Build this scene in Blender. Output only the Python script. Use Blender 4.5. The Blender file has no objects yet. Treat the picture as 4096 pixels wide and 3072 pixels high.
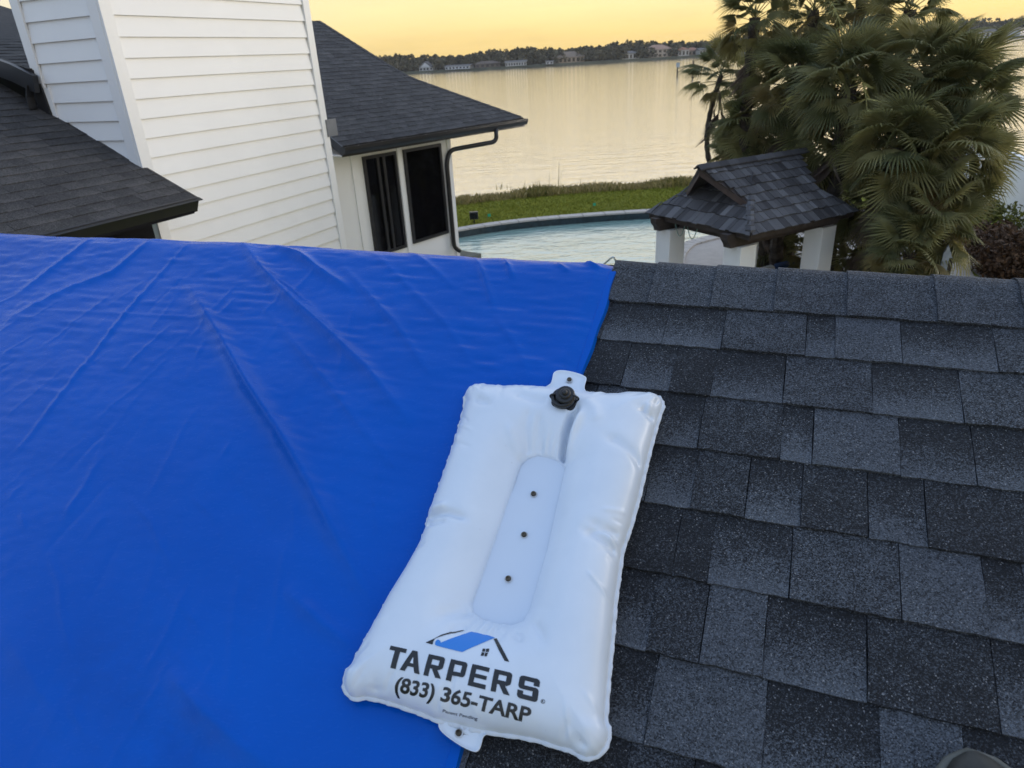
import bpy, bmesh, math, random
import numpy as np
from mathutils import Vector, Matrix

random.seed(7); RNG = np.random.default_rng(7)
sc = bpy.context.scene
col = sc.collection
rad = math.radians

# ------------------------------------------------------------------ camera
F_PX, PITCH, ROLL, CAM_H = 2780.0, 25.0, 3.3, 4.8          # photo is 4096 px wide
CP = np.array([0.0, 0.0, CAM_H])
_p, _r = rad(PITCH), rad(ROLL)
_F = np.array([0, math.cos(_p), -math.sin(_p)]); _R0 = np.array([1.0, 0, 0]); _U0 = np.cross(_R0, _F)
_R = math.cos(_r) * _R0 - math.sin(_r) * _U0
_U = math.cos(_r) * _U0 + math.sin(_r) * _R0
cd = bpy.data.cameras.new('camera'); cam = bpy.data.objects.new('camera', cd); col.objects.link(cam)
cd.sensor_width = 36.0; cd.lens = 36.0 * F_PX / 4096.0
cd.clip_start = 0.05; cd.clip_end = 6000
M = Matrix(((_R[0], _U[0], -_F[0], 0), (_R[1], _U[1], -_F[1], 0), (_R[2], _U[2], -_F[2], CAM_H), (0, 0, 0, 1)))
cam.matrix_world = M
cd.dof.use_dof = True; cd.dof.focus_distance = 1.9; cd.dof.aperture_fstop = 7.5
sc.camera = cam

# ------------------------------------------------------------------ light
SUN_AZ, SUN_EL = 72.0, 4.0
world = bpy.data.worlds.new('World'); sc.world = world; world.use_nodes = True
nt = world.node_tree; nt.nodes.clear()
def wn(ty): return nt.nodes.new(ty)
def wramp(fac, stops):
    o = wn('ShaderNodeValToRGB'); cr = o.color_ramp; cr.interpolation = 'EASE'
    while len(cr.elements) < len(stops): cr.elements.new(.5)
    for e, (p, c) in zip(cr.elements, stops): e.position = p; e.color = tuple(c) + (1,)
    nt.links.new(fac, o.inputs[0]); return o.outputs[0]
def wmix(fac, a, b, ty='MIX'):
    o = wn('ShaderNodeMix'); o.data_type = 'RGBA'; o.blend_type = ty; o.clamp_result = False
    for i, q in ((0, fac), (6, a), (7, b)):
        if isinstance(q, (int, float)): o.inputs[i].default_value = q
        elif isinstance(q, tuple): o.inputs[i].default_value = q + (1,)
        else: nt.links.new(q, o.inputs[i])
    return o.outputs[2]
out = wn('ShaderNodeOutputWorld'); bg = wn('ShaderNodeBackground')
sky = wn('ShaderNodeTexSky'); sky.sky_type = 'NISHITA'; sky.sun_disc = False
sky.sun_elevation = rad(SUN_EL); sky.sun_rotation = rad(SUN_AZ); sky.air_density = 1.0; sky.dust_density = 2.0; sky.ozone_density = 1.5
gam = wn('ShaderNodeGamma'); gam.inputs[1].default_value = 0.45; nt.links.new(sky.outputs[0], gam.inputs[0])
# a sunset veil of high thin cloud over the clear sky: gold low down, paler above, blue overhead, warmer on the sun's side
tcw = wn('ShaderNodeTexCoord'); spx = wn('ShaderNodeSeparateXYZ'); nt.links.new(tcw.outputs['Generated'], spx.inputs[0])
dot = wn('ShaderNodeVectorMath'); dot.operation = 'DOT_PRODUCT'; nt.links.new(tcw.outputs['Generated'], dot.inputs[0]); dot.inputs[1].default_value = (math.sin(rad(SUN_AZ)), math.cos(rad(SUN_AZ)), 0)
mr = wn('ShaderNodeMapRange'); mr.interpolation_type = 'SMOOTHSTEP'; nt.links.new(dot.outputs['Value'], mr.inputs[0])
for i_, v_ in enumerate((-.95, .30, 0, 1)): mr.inputs[i_ + 1].default_value = v_
warm = wramp(spx.outputs['Z'], [(0, (1.08, .74, .19)), (.07, (1.08, .82, .34)), (.2, (1.02, .83, .57)), (.42, (.83, .89, .98)), (.8, (.48, .66, 1.02))])
cold = wramp(spx.outputs['Z'], [(0, (.52, .61, .76)), (.08, (.51, .62, .82)), (.22, (.48, .62, .88)), (.45, (.47, .63, .92)), (.8, (.45, .63, 1.0))])
veil = wmix(mr.outputs[0], cold, warm)
mpw = wn('ShaderNodeMapping'); mpw.inputs['Scale'].default_value = (1.2, 1.2, 10.0); nt.links.new(tcw.outputs['Generated'], mpw.inputs[0])
nzw = wn('ShaderNodeTexNoise'); nzw.inputs['Scale'].default_value = 2.4; nzw.inputs['Detail'].default_value = 7; nzw.inputs['Roughness'].default_value = .6; nt.links.new(mpw.outputs[0], nzw.inputs[0])
strk = wramp(nzw.outputs[0], [(.3, (.86, .87, .90)), (.5, (1.0, 1.0, 1.0)), (.7, (1.10, 1.08, 1.05))])
veil = wmix(1.0, veil, strk, 'MULTIPLY')
fin_ = wmix(.78, gam.outputs[0], wmix(1.0, veil, (1.12, 1.12, 1.12), 'MULTIPLY'))
nt.links.new(fin_, bg.inputs[0])
bg.inputs[1].default_value = 0.12
nt.links.new(bg.outputs[0], out.inputs[0])
sd = bpy.data.lights.new('sun', 'SUN'); sd.energy = 0.24; sd.angle = rad(30); sd.color = (1.0, .96, .93)
so = bpy.data.objects.new('sun', sd); col.objects.link(so)
_sd = Vector((math.sin(rad(SUN_AZ)) * math.cos(rad(SUN_EL)), math.cos(rad(SUN_AZ)) * math.cos(rad(SUN_EL)), math.sin(rad(SUN_EL))))
so.rotation_euler = _sd.to_track_quat('Z', 'Y').to_euler()
vs = sc.view_settings; vs.view_transform = 'Standard'; vs.look = 'None'; vs.gamma = 1; vs.use_curve_mapping = False; vs.exposure = 3.03

HAZE = .00012
# ------------------------------------------------------------------ pixel helpers (photo pixels -> places)
Z3 = np.array([0, 0, 1.0])
def ray(x, y):
    d = _F * F_PX + _R * (x - 2048) - _U * (y - 1536); return d / np.linalg.norm(d)
def hit(x, y, n, p0):
    d = ray(x, y); return CP + d * (((np.asarray(p0) - CP) @ n) / (d @ n))
def onz(x, y, z=0.0): return hit(x, y, Z3, np.array([0, 0, z]))
def atd(x, y, D):                                   # a pixel's direction at a horizontal distance D
    d = ray(x, y); return CP + d * (D / math.hypot(d[0], d[1]))
def D2(a): return np.array([math.sin(rad(a)), math.cos(rad(a)), 0.0])

# ------------------------------------------------------------------ object helpers
WM = {}
def _link(o, parent, Mw):
    col.objects.link(o)
    if parent is not None:
        o.parent = parent; o.matrix_parent_inverse = WM[parent.name].inverted()
    o.matrix_basis = Mw; WM[o.name] = Mw.copy()
    return o
def tag(o, label=None, cat=None, group=None, kind=None):
    if label: o['label'] = label
    if cat: o['category'] = cat
    if group: o['group'] = group
    if kind: o['kind'] = kind
    return o
def thing(name, loc, label, cat, group=None):
    o = bpy.data.objects.new(name, None); o.empty_display_size = .1
    _link(o, None, Matrix.Translation(Vector([float(v) for v in loc])))
    return tag(o, label, cat, group)
def inst(name, mesh, parent, Mw): return _link(bpy.data.objects.new(name, mesh), parent, Mw)

class MB:
    def __init__(s): s.v = []; s.f = []; s.c = []
    def add(s, vs, fs):
        b = len(s.v); s.v += [tuple(map(float, q)) for q in vs]; s.f += [tuple(b + i for i in f) for f in fs]; return s
    def box(s, c, ax, ay, az, hx, hy, hz):
        c = np.asarray(c, float); ax, ay, az = (np.asarray(q, float) for q in (ax, ay, az))
        vs = [c + ax * hx * i + ay * hy * j + az * hz * k for k in (-1, 1) for j in (-1, 1) for i in (-1, 1)]
        return s.add(vs, [(0, 2, 3, 1), (4, 5, 7, 6), (0, 1, 5, 4), (2, 6, 7, 3), (0, 4, 6, 2), (1, 3, 7, 5)])
    def hexa(s, lo, hi):                             # two quads, bottom and top
        vs = list(lo) + list(hi); return s.add(vs, [(3, 2, 1, 0), (4, 5, 6, 7), (0, 1, 5, 4), (1, 2, 6, 5), (2, 3, 7, 6), (3, 0, 4, 7)])
    def prism(s, poly, vec):
        n = len(poly); a = [np.asarray(q, float) for q in poly]; b = [q + np.asarray(vec) for q in a]
        return s.add(a + b, [tuple(range(n - 1, -1, -1)), tuple(range(n, 2 * n))] + [(i, (i + 1) % n, n + (i + 1) % n, n + i) for i in range(n)])
    def tube(s, path, rr, n=8, cap=True):
        P = [np.asarray(q, float) for q in path]; m = len(P)
        rr = [rr] * m if np.isscalar(rr) else list(rr)
        vs = []; ref = None
        for i in range(m):
            t = P[min(i + 1, m - 1)] - P[max(i - 1, 0)]; t = t / (np.linalg.norm(t) + 1e-12)
            if ref is None: ref = np.cross(t, [0, 0, 1.0]) if abs(t[2]) < .9 else np.cross(t, [1.0, 0, 0])
            a = ref - t * (ref @ t); a /= np.linalg.norm(a); ref = a; b = np.cross(t, a)
            for k in range(n):
                w = 2 * math.pi * k / n; vs.append(P[i] + (a * math.cos(w) + b * math.sin(w)) * rr[i])
        fs = [(i * n + k, i * n + (k + 1) % n, (i + 1) * n + (k + 1) % n, (i + 1) * n + k) for i in range(m - 1) for k in range(n)]
        if cap: fs += [tuple(range(n - 1, -1, -1)), tuple((m - 1) * n + k for k in range(n))]
        return s.add(vs, fs)
    def lathe(s, c, ax, prof, n=20, e1=None):
        ax = np.asarray(ax, float); ax = ax / np.linalg.norm(ax)
        e1 = np.cross(ax, [0.3, .9, .1]); e1 /= np.linalg.norm(e1); e2 = np.cross(ax, e1)
        vs = []; m = len(prof)
        for (rr, h) in prof:
            for k in range(n):
                w = 2 * math.pi * k / n; vs.append(np.asarray(c) + ax * h + (e1 * math.cos(w) + e2 * math.sin(w)) * rr)
        fs = [(i * n + k, i * n + (k + 1) % n, (i + 1) * n + (k + 1) % n, (i + 1) * n + k) for i in range(m - 1) for k in range(n)]
        fs += [tuple(range(n - 1, -1, -1)), tuple((m - 1) * n + k for k in range(n))]
        return s.add(vs, fs)
    def grid(s, A, close=False):                      # A: (m,n,3)
        m, n = A.shape[:2]
        return s.add(A.reshape(-1, 3), [(i * n + j, i * n + j + 1, (i + 1) * n + j + 1, (i + 1) * n + j) for i in range(m - 1) for j in range(n - 1)])
    def mesh(s, name, mat, smooth=False, origin=None):
        v = np.array(s.v, float)
        me = bpy.data.meshes.new(name)
        o = np.zeros(3) if origin is None else np.asarray(origin)
        me.from_pydata((v - o).tolist(), [], s.f)
        if mat is not None: me.materials.append(mat)
        if smooth: me.polygons.foreach_set('use_smooth', [True] * len(me.polygons))
        me.update(); return me
    def build(s, name, mat, parent=None, smooth=False, kind=None, label=None, cat=None, group=None, tone=None):
        v = np.array(s.v, float); lo = v.min(0); hi = v.max(0); o = np.array([(lo[0] + hi[0]) / 2, (lo[1] + hi[1]) / 2, lo[2]])
        me = s.mesh(name, mat, smooth, o)
        if tone is not None: set_tone(me, tone)
        ob = inst(name, me, parent, Matrix.Translation(Vector(o.tolist())))
        return tag(ob, label, cat, group, kind)
def set_tone(me, tone):
    t = np.zeros((len(me.vertices), 4)); t[:, 3] = 1
    tone = np.asarray(tone, float)
    t[:, :3] = tone[:, None] if tone.ndim == 1 else tone
    a = me.color_attributes.new('tone', 'FLOAT_COLOR', 'POINT'); a.data.foreach_set('color', t.ravel())
def bevel(o, w=.005, seg=2):
    m = o.modifiers.new('bevel', 'BEVEL'); m.width = w; m.segments = seg; m.limit_method = 'ANGLE'; return o

# ------------------------------------------------------------------ materials
class NT:
    def __init__(s, name):
        s.m = bpy.data.materials.new(name); s.m.use_nodes = True; s.t = s.m.node_tree; s.b = s.t.nodes['Principled BSDF']
    def n(s, ty, **k):
        o = s.t.nodes.new(ty)
        for a, b in k.items():
            if a.startswith('i_'): o.inputs[a[2:].replace('_', ' ')].default_value = b
            else: setattr(o, a, b)
        return o
    def l(s, a, b): s.t.links.new(a, b)
    def noise(s, scale, detail=3, rough=.55, vec=None, dist=0):
        o = s.n('ShaderNodeTexNoise'); o.inputs['Scale'].default_value = scale; o.inputs['Detail'].default_value = detail; o.inputs['Roughness'].default_value = rough; o.inputs['Distortion'].default_value = dist
        if vec is not None: s.l(vec, o.inputs['Vector'])
        return o.outputs['Fac']
    def coord(s, which='Object', scale=None, rot=None):
        o = s.n('ShaderNodeTexCoord'); v = o.outputs[which]
        if scale is not None or rot is not None:
            m = s.n('ShaderNodeMapping')
            if scale is not None: m.inputs['Scale'].default_value = scale
            if rot is not None: m.inputs['Rotation'].default_value = rot
            s.l(v, m.inputs[0]); v = m.outputs[0]
        return v
    def pos(s, scale=None, rot=None):
        v = s.n('ShaderNodeNewGeometry').outputs['Position']
        if scale is not None or rot is not None:
            m = s.n('ShaderNodeMapping')
            if scale is not None: m.inputs['Scale'].default_value = scale
            if rot is not None: m.inputs['Rotation'].default_value = rot
            s.l(v, m.inputs[0]); v = m.outputs[0]
        return v
    def ramp(s, fac, stops):
        o = s.n('ShaderNodeValToRGB'); cr = o.color_ramp
        while len(cr.elements) < len(stops): cr.elements.new(.5)
        for e, (p, c) in zip(cr.elements, stops): e.position = p; e.color = tuple(c) + (1,) if len(c) == 3 else c
        s.l(fac, o.inputs[0]); return o.outputs[0]
    def rng(s, fac, a, b, c, d):
        o = s.n('ShaderNodeMapRange'); s.l(fac, o.inputs[0])
        for i, v in enumerate((a, b, c, d)): o.inputs[i + 1].default_value = v
        return o.outputs[0]
    def math(s, op, a, b=None):
        o = s.n('ShaderNodeMath', operation=op)
        for i, q in enumerate((a, b)):
            if q is None: continue
            if isinstance(q, (int, float)): o.inputs[i].default_value = q
            else: s.l(q, o.inputs[i])
        return o.outputs[0]
    def mix(s, fac, a, b, ty='MIX'):
        o = s.n('ShaderNodeMix'); o.data_type = 'RGBA'; o.blend_type = ty
        for i, q in ((0, fac), (6, a), (7, b)):
            if isinstance(q, (int, float)): o.inputs[i].default_value = q
            elif isinstance(q, tuple): o.inputs[i].default_value = q + (1,) if len(q) == 3 else q
            else: s.l(q, o.inputs[i])
        return o.outputs[2]
    def bump(s, h, strength=.3, dist=.01, prev=None):
        o = s.n('ShaderNodeBump'); o.inputs['Strength'].default_value = strength; o.inputs['Distance'].default_value = dist; s.l(h, o.inputs['Height'])
        if prev is not None: s.l(prev, o.inputs['Normal'])
        return o.outputs[0]
    def fin(s, color=None, rough=.6, normal=None, spec=.5, metal=0.0):
        b = s.b
        if color is not None:
            if isinstance(color, tuple): b.inputs['Base Color'].default_value = color + (1,)
            else: s.l(color, b.inputs['Base Color'])
        if isinstance(rough, (int, float)): b.inputs['Roughness'].default_value = rough
        else: s.l(rough, b.inputs['Roughness'])
        if normal is not None: s.l(normal, b.inputs['Normal'])
        b.inputs['Specular IOR Level'].default_value = spec; b.inputs['Metallic'].default_value = metal
        return s.m

def simple(name, c, rough=.6, var=.12, scale=6, bump=0.0, bscale=60, spec=.5, metal=0.0):
    t = NT(name); nz = t.noise(scale, 4, vec=t.pos())
    a = tuple(max(0, q * (1 - var)) for q in c); b = tuple(min(1, q * (1 + var)) for q in c)
    cc = t.ramp(nz, [(.3, a), (.7, b)])
    nm = t.bump(t.noise(bscale, 3, vec=t.pos()), bump, .004) if bump else None
    return t.fin(cc, rough, nm, spec, metal)

def shingle_mat(name, dark, light, fleck, gs=520.0, amt=1.0):
    t = NT(name); P = t.pos()
    at = t.n('ShaderNodeAttribute', attribute_name='tone')
    vo = t.n('ShaderNodeTexVoronoi'); vo.inputs['Scale'].default_value = gs; t.l(P, vo.inputs['Vector'])
    sep = t.n('ShaderNodeSeparateColor'); t.l(vo.outputs['Color'], sep.inputs[0])
    nz = t.noise(26, 4, .6, P)
    thr = t.math('ADD', at.outputs['Fac'], t.math('MULTIPLY', t.math('SUBTRACT', nz, .5), .55))
    f = t.rng(t.math('SUBTRACT', thr, sep.outputs[0]), -.38, .38, 0, 1)
    c = t.mix(f, dark, light)
    # each granule its own shade; a few pale ones catch the eye
    c = t.mix(1.0, c, t.ramp(sep.outputs[1], [(0, (.62, .62, .62)), (1, (1.38, 1.38, 1.38))]), 'MULTIPLY')
    c = t.mix(t.rng(sep.outputs[2], .985, .992, 0, .6 * amt), c, fleck)
    big = t.noise(3.1, 3, .5, P)
    c = t.mix(1.0, c, t.ramp(big, [(.3, (.85, .85, .87)), (.7, (1.12, 1.12, 1.1))]), 'MULTIPLY')
    nm = t.bump(vo.outputs['Distance'], .9, .0022)
    return t.fin(c, .82, nm, .32)

M_SH = shingle_mat('charcoal_shingle', (.010, .0115, .015), (.098, .110, .130), (.34, .34, .35))
M_SHF = shingle_mat('charcoal_shingle_wing', (.022, .022, .025), (.075, .076, .08), (.16, .16, .16), 120.0, .5)
M_SHP = shingle_mat('brown_charcoal_shingle', (.026, .025, .026), (.085, .08, .078), (.25, .24, .23), 200.0, .6)
M_BLACK = simple('black_metal', (.014, .014, .016), .38, .2, 5, .05)
M_SOFF = simple('eave_shade_black', (.010, .010, .012), .85, spec=.08)  # near-black colour carries the shade under the eaves
def white_paint(name, c=(.80, .80, .80), grain=True, rough=.45):
    t = NT(name); P = t.pos()
    nz = t.noise(1.3, 5, .6, P)
    cc = t.ramp(nz, [(.25, tuple(q * .93 for q in c)), (.75, c)])
    dirt = t.noise(9, 6, .7, t.pos((1, 1, .35)))
    cc = t.mix(t.rng(dirt, .6, .85, 0, .25), cc, tuple(q * .75 for q in c))
    nm = t.bump(t.noise(14, 5, .6, t.pos((3, 3, 40))), .12, .003) if grain else t.bump(t.noise(90, 3, .6, P), .18, .003)
    return t.fin(cc, rough, nm, .4)
M_SIDE = white_paint('white_siding_paint'); M_STUC = white_paint('white_stucco', (.78, .78, .77), False, .7)
def glass_mat():
    t = NT('dark_window_glass'); return t.fin((.004, .004, .005), .06, None, .35)
M_GLASS = glass_mat()

# ================================================================== FOREGROUND ROOF FRAME
TH, SL, HP = rad(22), rad(24), 1.19
RU = np.array([math.sin(TH) * math.cos(SL), math.cos(TH) * math.cos(SL), math.sin(SL)])     # up the slope
RR = D2(112.0)                                                                           # along the ridge, to the right
RN = np.cross(RR, RU); RP0 = CP - RN * HP
UH = D2(22.0)
RIDGE = 1.425
def RL(a, b, c=0.0): return RP0 + RR * a + RU * b + RN * c
def rloc(x, y, off=0.0):
    q = hit(x, y, RN, RP0 + RN * off) - RP0; return np.array([q @ RR, q @ RU])
FU = UH * math.cos(SL) - Z3 * math.sin(SL)               # down the far slope
FN = np.cross(RR, FU)
def RFar(a, b, c=0.0): return RL(a, RIDGE) + FU * b + FN * c

def seg_dist(A, B, poly, closed=False):
    P = np.asarray(poly, float); d = np.full(A.shape, 1e9); along = np.zeros(A.shape)
    n = len(P); L = 0; segs = [(P[i], P[(i + 1) % n]) for i in range(n if closed else n - 1)]
    tot = sum(np.linalg.norm(q - p) for p, q in segs)
    for p, q in segs:
        v = q - p; l2 = v @ v + 1e-12
        t = np.clip(((A - p[0]) * v[0] + (B - p[1]) * v[1]) / l2, 0, 1)
        dd = np.hypot(A - p[0] - t * v[0], B - p[1] - t * v[1]); k = dd < d
        d = np.where(k, dd, d); along = np.where(k, (L + t * math.sqrt(l2)) / tot, along); L += math.sqrt(l2)
    return d, along
def vnoise(x, y, seed=0):
    r = np.random.default_rng(seed); T = r.random((256, 256))
    xi = np.floor(x).astype(int); yi = np.floor(y).astype(int); fx = x - xi; fy = y - yi
    fx = fx * fx * (3 - 2 * fx); fy = fy * fy * (3 - 2 * fy)
    g = lambda i, j: T[i % 256, j % 256]
    return (g(xi, yi) * (1 - fx) + g(xi + 1, yi) * fx) * (1 - fy) + (g(xi, yi + 1) * (1 - fx) + g(xi + 1, yi + 1) * fx) * fy

# ================================================================== GROUND, LAKE, FAR SHORE (the setting)
def gpt(x, y, z=0.0): q = onz(x, y, z); return q[:2]
WATER_Z = -1.0
# lawn edge (where weeds start) and shore line, in photo pixels
shore_px = [(1500, 850), (1830, 806), (1950, 792), (2107, 776), (2333, 757), (2586, 742), (2800, 728), (3300, 700), (3800, 668), (4096, 648), (4600, 620)]
shore = [gpt(x, y) for x, y in shore_px]
shore = [np.array([-60, shore[0][1] + 3.0])] + shore + [shore[-1] + np.array([60, 6])]
lawn_t = NT('mown_lawn'); P = lawn_t.pos()
nzf = lawn_t.noise(18, 8, .75, lawn_t.pos((1, .45, 1), (0, 0, rad(14)))); nzb = lawn_t.noise(.6, 4, .6, P)
lc = lawn_t.ramp(nzf, [(.25, (.11, .13, .011)), (.5, (.20, .21, .022)), (.78, (.30, .30, .045))])
lc = lawn_t.mix(lawn_t.rng(nzb, .45, .75, 0, .5), lc, (.17, .17, .045))
M_LAWN = lawn_t.fin(lc, .9, lawn_t.bump(nzf, .8, .05), .15)
pool = [(-7, 19.0), (-5, 19.8), (-3.4, 20.7), (-2.3, 21.35), (-1.48, 21.78), (-.32, 22.34), (1.15, 22.74), (3.02, 22.95), (4.78, 23.0), (7, 22.8), (9, 22.2), (10, 21.2), (9.3, 20.2), (7.5, 19.75),
        (6.13, 19.41), (5.27, 18.93), (4.79, 18.48), (4.3, 17.5), (3.9, 16.0), (3.2, 13.6), (1.6, 12.2), (.5, 12.8), (.15, 15.6), (-1.2, 17.3), (-4, 17.5), (-6.6, 17.9)]
def smooth_loop(pts, n=6):
    P = [np.array(q, float) for q in pts]; o = []
    for i in range(len(P)):
        p0, p1, p2, p3 = P[i - 1], P[i], P[(i + 1) % len(P)], P[(i + 2) % len(P)]
        for k in range(n):
            t = k / n
            o.append(.5 * ((2 * p1) + (p2 - p0) * t + (2 * p0 - 5 * p1 + 4 * p2 - p3) * t * t + (3 * p1 - p0 - 3 * p2 + p3) * t ** 3))
    return o
def offset_loop(L, d):
    n = len(L); o = []
    for i in range(n):
        t = L[(i + 1) % n] - L[i - 1]; t /= np.linalg.norm(t); o.append(L[i] + np.array([-t[1], t[0]]) * d)
    return o
PL = smooth_loop(pool, 5)                               # clockwise: left of travel is outside
COUT = offset_loop(PL, .34)
def fill_mesh(name, loops, z, mat, parent=None, **k):
    bm = bmesh.new()
    for L in loops:
        vs = [bm.verts.new((q[0], q[1], z)) for q in L]
        for i in range(len(vs)): bm.edges.new((vs[i], vs[(i + 1) % len(vs)]))
    bmesh.ops.triangle_fill(bm, edges=bm.edges[:], use_beauty=True)
    for f in bm.faces:
        if f.normal.z < 0: f.normal_flip()
    me = bpy.data.meshes.new(name); bm.to_mesh(me); bm.free(); me.materials.append(mat)
    return tag(inst(name, me, parent, Matrix.Identity(4)), **k)
outer = list(shore) + [np.array([shore[-1][0], -45.0]), np.array([-60.0, -45.0])]
lawn_o = fill_mesh('lawn', [outer, COUT], 0.0, M_LAWN, kind='structure')
mb = MB()
sh3 = [np.array([q[0], q[1], 0.0]) for q in shore]
for a, b in zip(sh3[:-1], sh3[1:]):
    mb.add([a, b, b + np.array([0, 1.2, -1.6]), a + np.array([0, 1.2, -1.6])], [(0, 1, 2, 3)])
mb.build('shore_bank', simple('bank_soil', (.06, .05, .03), .95, .3, 3, .4, 20), kind='structure')
# pool shell, coping, deck, water
M_TILE = simple('pool_waterline_tile', (.02, .035, .045), .3, .5, 9)
mb = MB(); n = len(PL)
top = [np.array([q[0], q[1], .02]) for q in PL]; dn = [np.array([q[0], q[1], -.34]) for q in PL]
mb.add(top + dn, [((i + 1) % n, i, n + i, n + (i + 1) % n) for i in range(n)])
mb.build('pool_wall', M_TILE, kind='structure')
def pave(name, c, sc_=4.0):
    t = NT(name); P_ = t.pos(); a = t.noise(sc_, 5, .65, P_); b = t.noise(70, 3, .6, P_)
    cc = t.ramp(a, [(.25, tuple(q * .78 for q in c)), (.75, c)])
    return t.fin(t.mix(.25, cc, t.ramp(b, [(.3, (.5, .5, .5)), (.7, (1, 1, 1))]), 'MULTIPLY'), .8, t.bump(b, .3, .004), .3)
M_COP = pave('coping_concrete', (.55, .50, .45)); M_DECK = pave('pool_deck_concrete', (.50, .45, .40))
CIN = offset_loop(PL, -.03)
cop = None
copn = 0
coping_root = tag(inst('pool_coping', MB().add([np.array([q[0], q[1], .0]) for q in PL] + [np.array([q[0], q[1], .0]) for q in COUT], [(i, n + i, n + (i + 1) % n, (i + 1) % n) for i in range(n)]).mesh('pool_coping', M_COP), None, Matrix.Translation((0, 0, .004))), kind='structure')
stp = 2
for i in range(0, n - 1, stp):                         # coping stones, each its own piece with a joint between
    k = min(i + stp, n - 1) if i + stp < n else 0
    j = (i + stp) % n
    a0, a1, b0, b1 = CIN[i], CIN[j], COUT[i], COUT[j]
    m0, m1 = CIN[(i + 1) % n], COUT[(i + 1) % n]
    e = .012 / max(.05, np.linalg.norm(a1 - a0))
    L = [a0 + (a1 - a0) * e, m0, a1 - (a1 - a0) * e, b1 - (b1 - b0) * e, m1, b0 + (b0 - b1) * -e]
    mbs = MB().prism([np.array([q[0], q[1], .006]) for q in L[::-1]][::-1], (0, 0, .05))
    mbs.build('coping_stone', M_COP, coping_root)
deck = [(-8, 12.0), (.2, 11.2), (4, 8.4), (12.2, 8.0), (10.2, 14.5), (10.9, 16), (11.5, 18.0), (11.6, 21), (10.6, 22.3), (9.2, 23.0)]
deck_in = [COUT[i] for i in range(9 * 5 + 5, len(COUT))] + [COUT[0]]
dk = [np.array(q, float) for q in deck] + [q for q in deck_in]
fill_mesh('pool_deck', [dk], .008, M_DECK, kind='structure')
def water_mat(name, base, rough, waves, spec=.5, sheen=.45):
    t = NT(name); nm = None
    for sx, sy, sc_, st, dd in waves:
        nz = t.noise(sc_, 4, .6, t.pos((sx, sy, 1), (0, 0, rad(8))), .3)
        nm = t.bump(nz, st, dd, nm)
    m = t.fin(base, rough, nm, spec); t.b.inputs['IOR'].default_value = 1.4
    g = t.n('ShaderNodeBsdfGlossy'); g.inputs['Color'].default_value = (1, .99, .98, 1); g.inputs['Roughness'].default_value = rough; t.l(nm, g.inputs['Normal']); mx = t.n('ShaderNodeMixShader'); mx.inputs[0].default_value = sheen
    t.l(t.b.outputs[0], mx.inputs[1]); t.l(g.outputs[0], mx.inputs[2]); t.l(mx.outputs[0], t.t.nodes['Material Output'].inputs[0]); return m
M_POOL = water_mat('pool_water_surface', (.30, .46, .41), .02, [(1, 2.2, .8, .55, .10), (1, 3.2, 3.2, .30, .03)], sheen=.30)
fill_mesh('pool_water', [offset_loop(PL, .02)], -.2, M_POOL, kind='structure')
M_LAKE = water_mat('lake_water_surface', (.22, .21, .18), .06, [(1, 5.0, .30, .20, .25), (1, 3.5, 1.4, .42, .06)], sheen=.74)
mb = MB().add([(-1500, 20, WATER_Z), (1500, 20, WATER_Z), (1500, 1900, WATER_Z), (-1500, 1900, WATER_Z)], [(0, 1, 2, 3)])
mb.build('lake', M_LAKE, kind='structure')

# far shore: land strip, woods, houses
fs = [gpt(x, y, WATER_Z) for x, y in ((1630, 295), (1950, 279), (2250, 262), (2560, 243), (2830, 227), (3914, 160), (4096, 150))]
fs = [np.array([-420, 420.0]), np.array([-230, 520.0])] + fs + [np.array([900, 900.0])]
SDIR = lambda q: q / np.linalg.norm(q)
mb = MB(); L1 = []; L2 = []; L3 = []
for q in fs:
    d = SDIR(q); L1.append(np.array([q[0], q[1], WATER_Z - .6])); q2 = q + d * 3; L2.append(np.array([q2[0], q2[1], .4])); q3 = q + d * 900; L3.append(np.array([q3[0], q3[1], 5.0]))
m = len(fs)
mb.add(L1 + L2 + L3, [(i, i + 1, m + i + 1, m + i) for i in range(m - 1)] + [(m + i, m + i + 1, 2 * m + i + 1, 2 * m + i) for i in range(m - 1)])
mb.build('far_shore', simple('far_bank', (.06, .06, .035), .95, .3, .08), kind='structure')
def far_at(px, back=0.0):                              # a point on the far bank straight under photo column px
    a = ray(px, 230); a = a[:2] / np.linalg.norm(a[:2]); best = None
    for p, q in zip(fs[:-1], fs[1:]):
        M2 = np.array([[a[0], -(q - p)[0]], [a[1], -(q - p)[1]]])
        try: t, k = np.linalg.solve(M2, p)
        except np.linalg.LinAlgError: continue
        if 0 <= k <= 1 and t > 0: best = (t, (q - p) / np.linalg.norm(q - p))
    return a * (best[0] + back), best[0] + back, best[1]
t = NT('far_woods_foliage'); oi = t.n('ShaderNodeAttribute', attribute_name='tone')
cc = t.mix(oi.outputs['Fac'], (.05, .05, .032), (.15, .135, .09)); M_FARW = t.fin(cc, .9, None, .1)
tv = []; tf = []; tt = []
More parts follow.
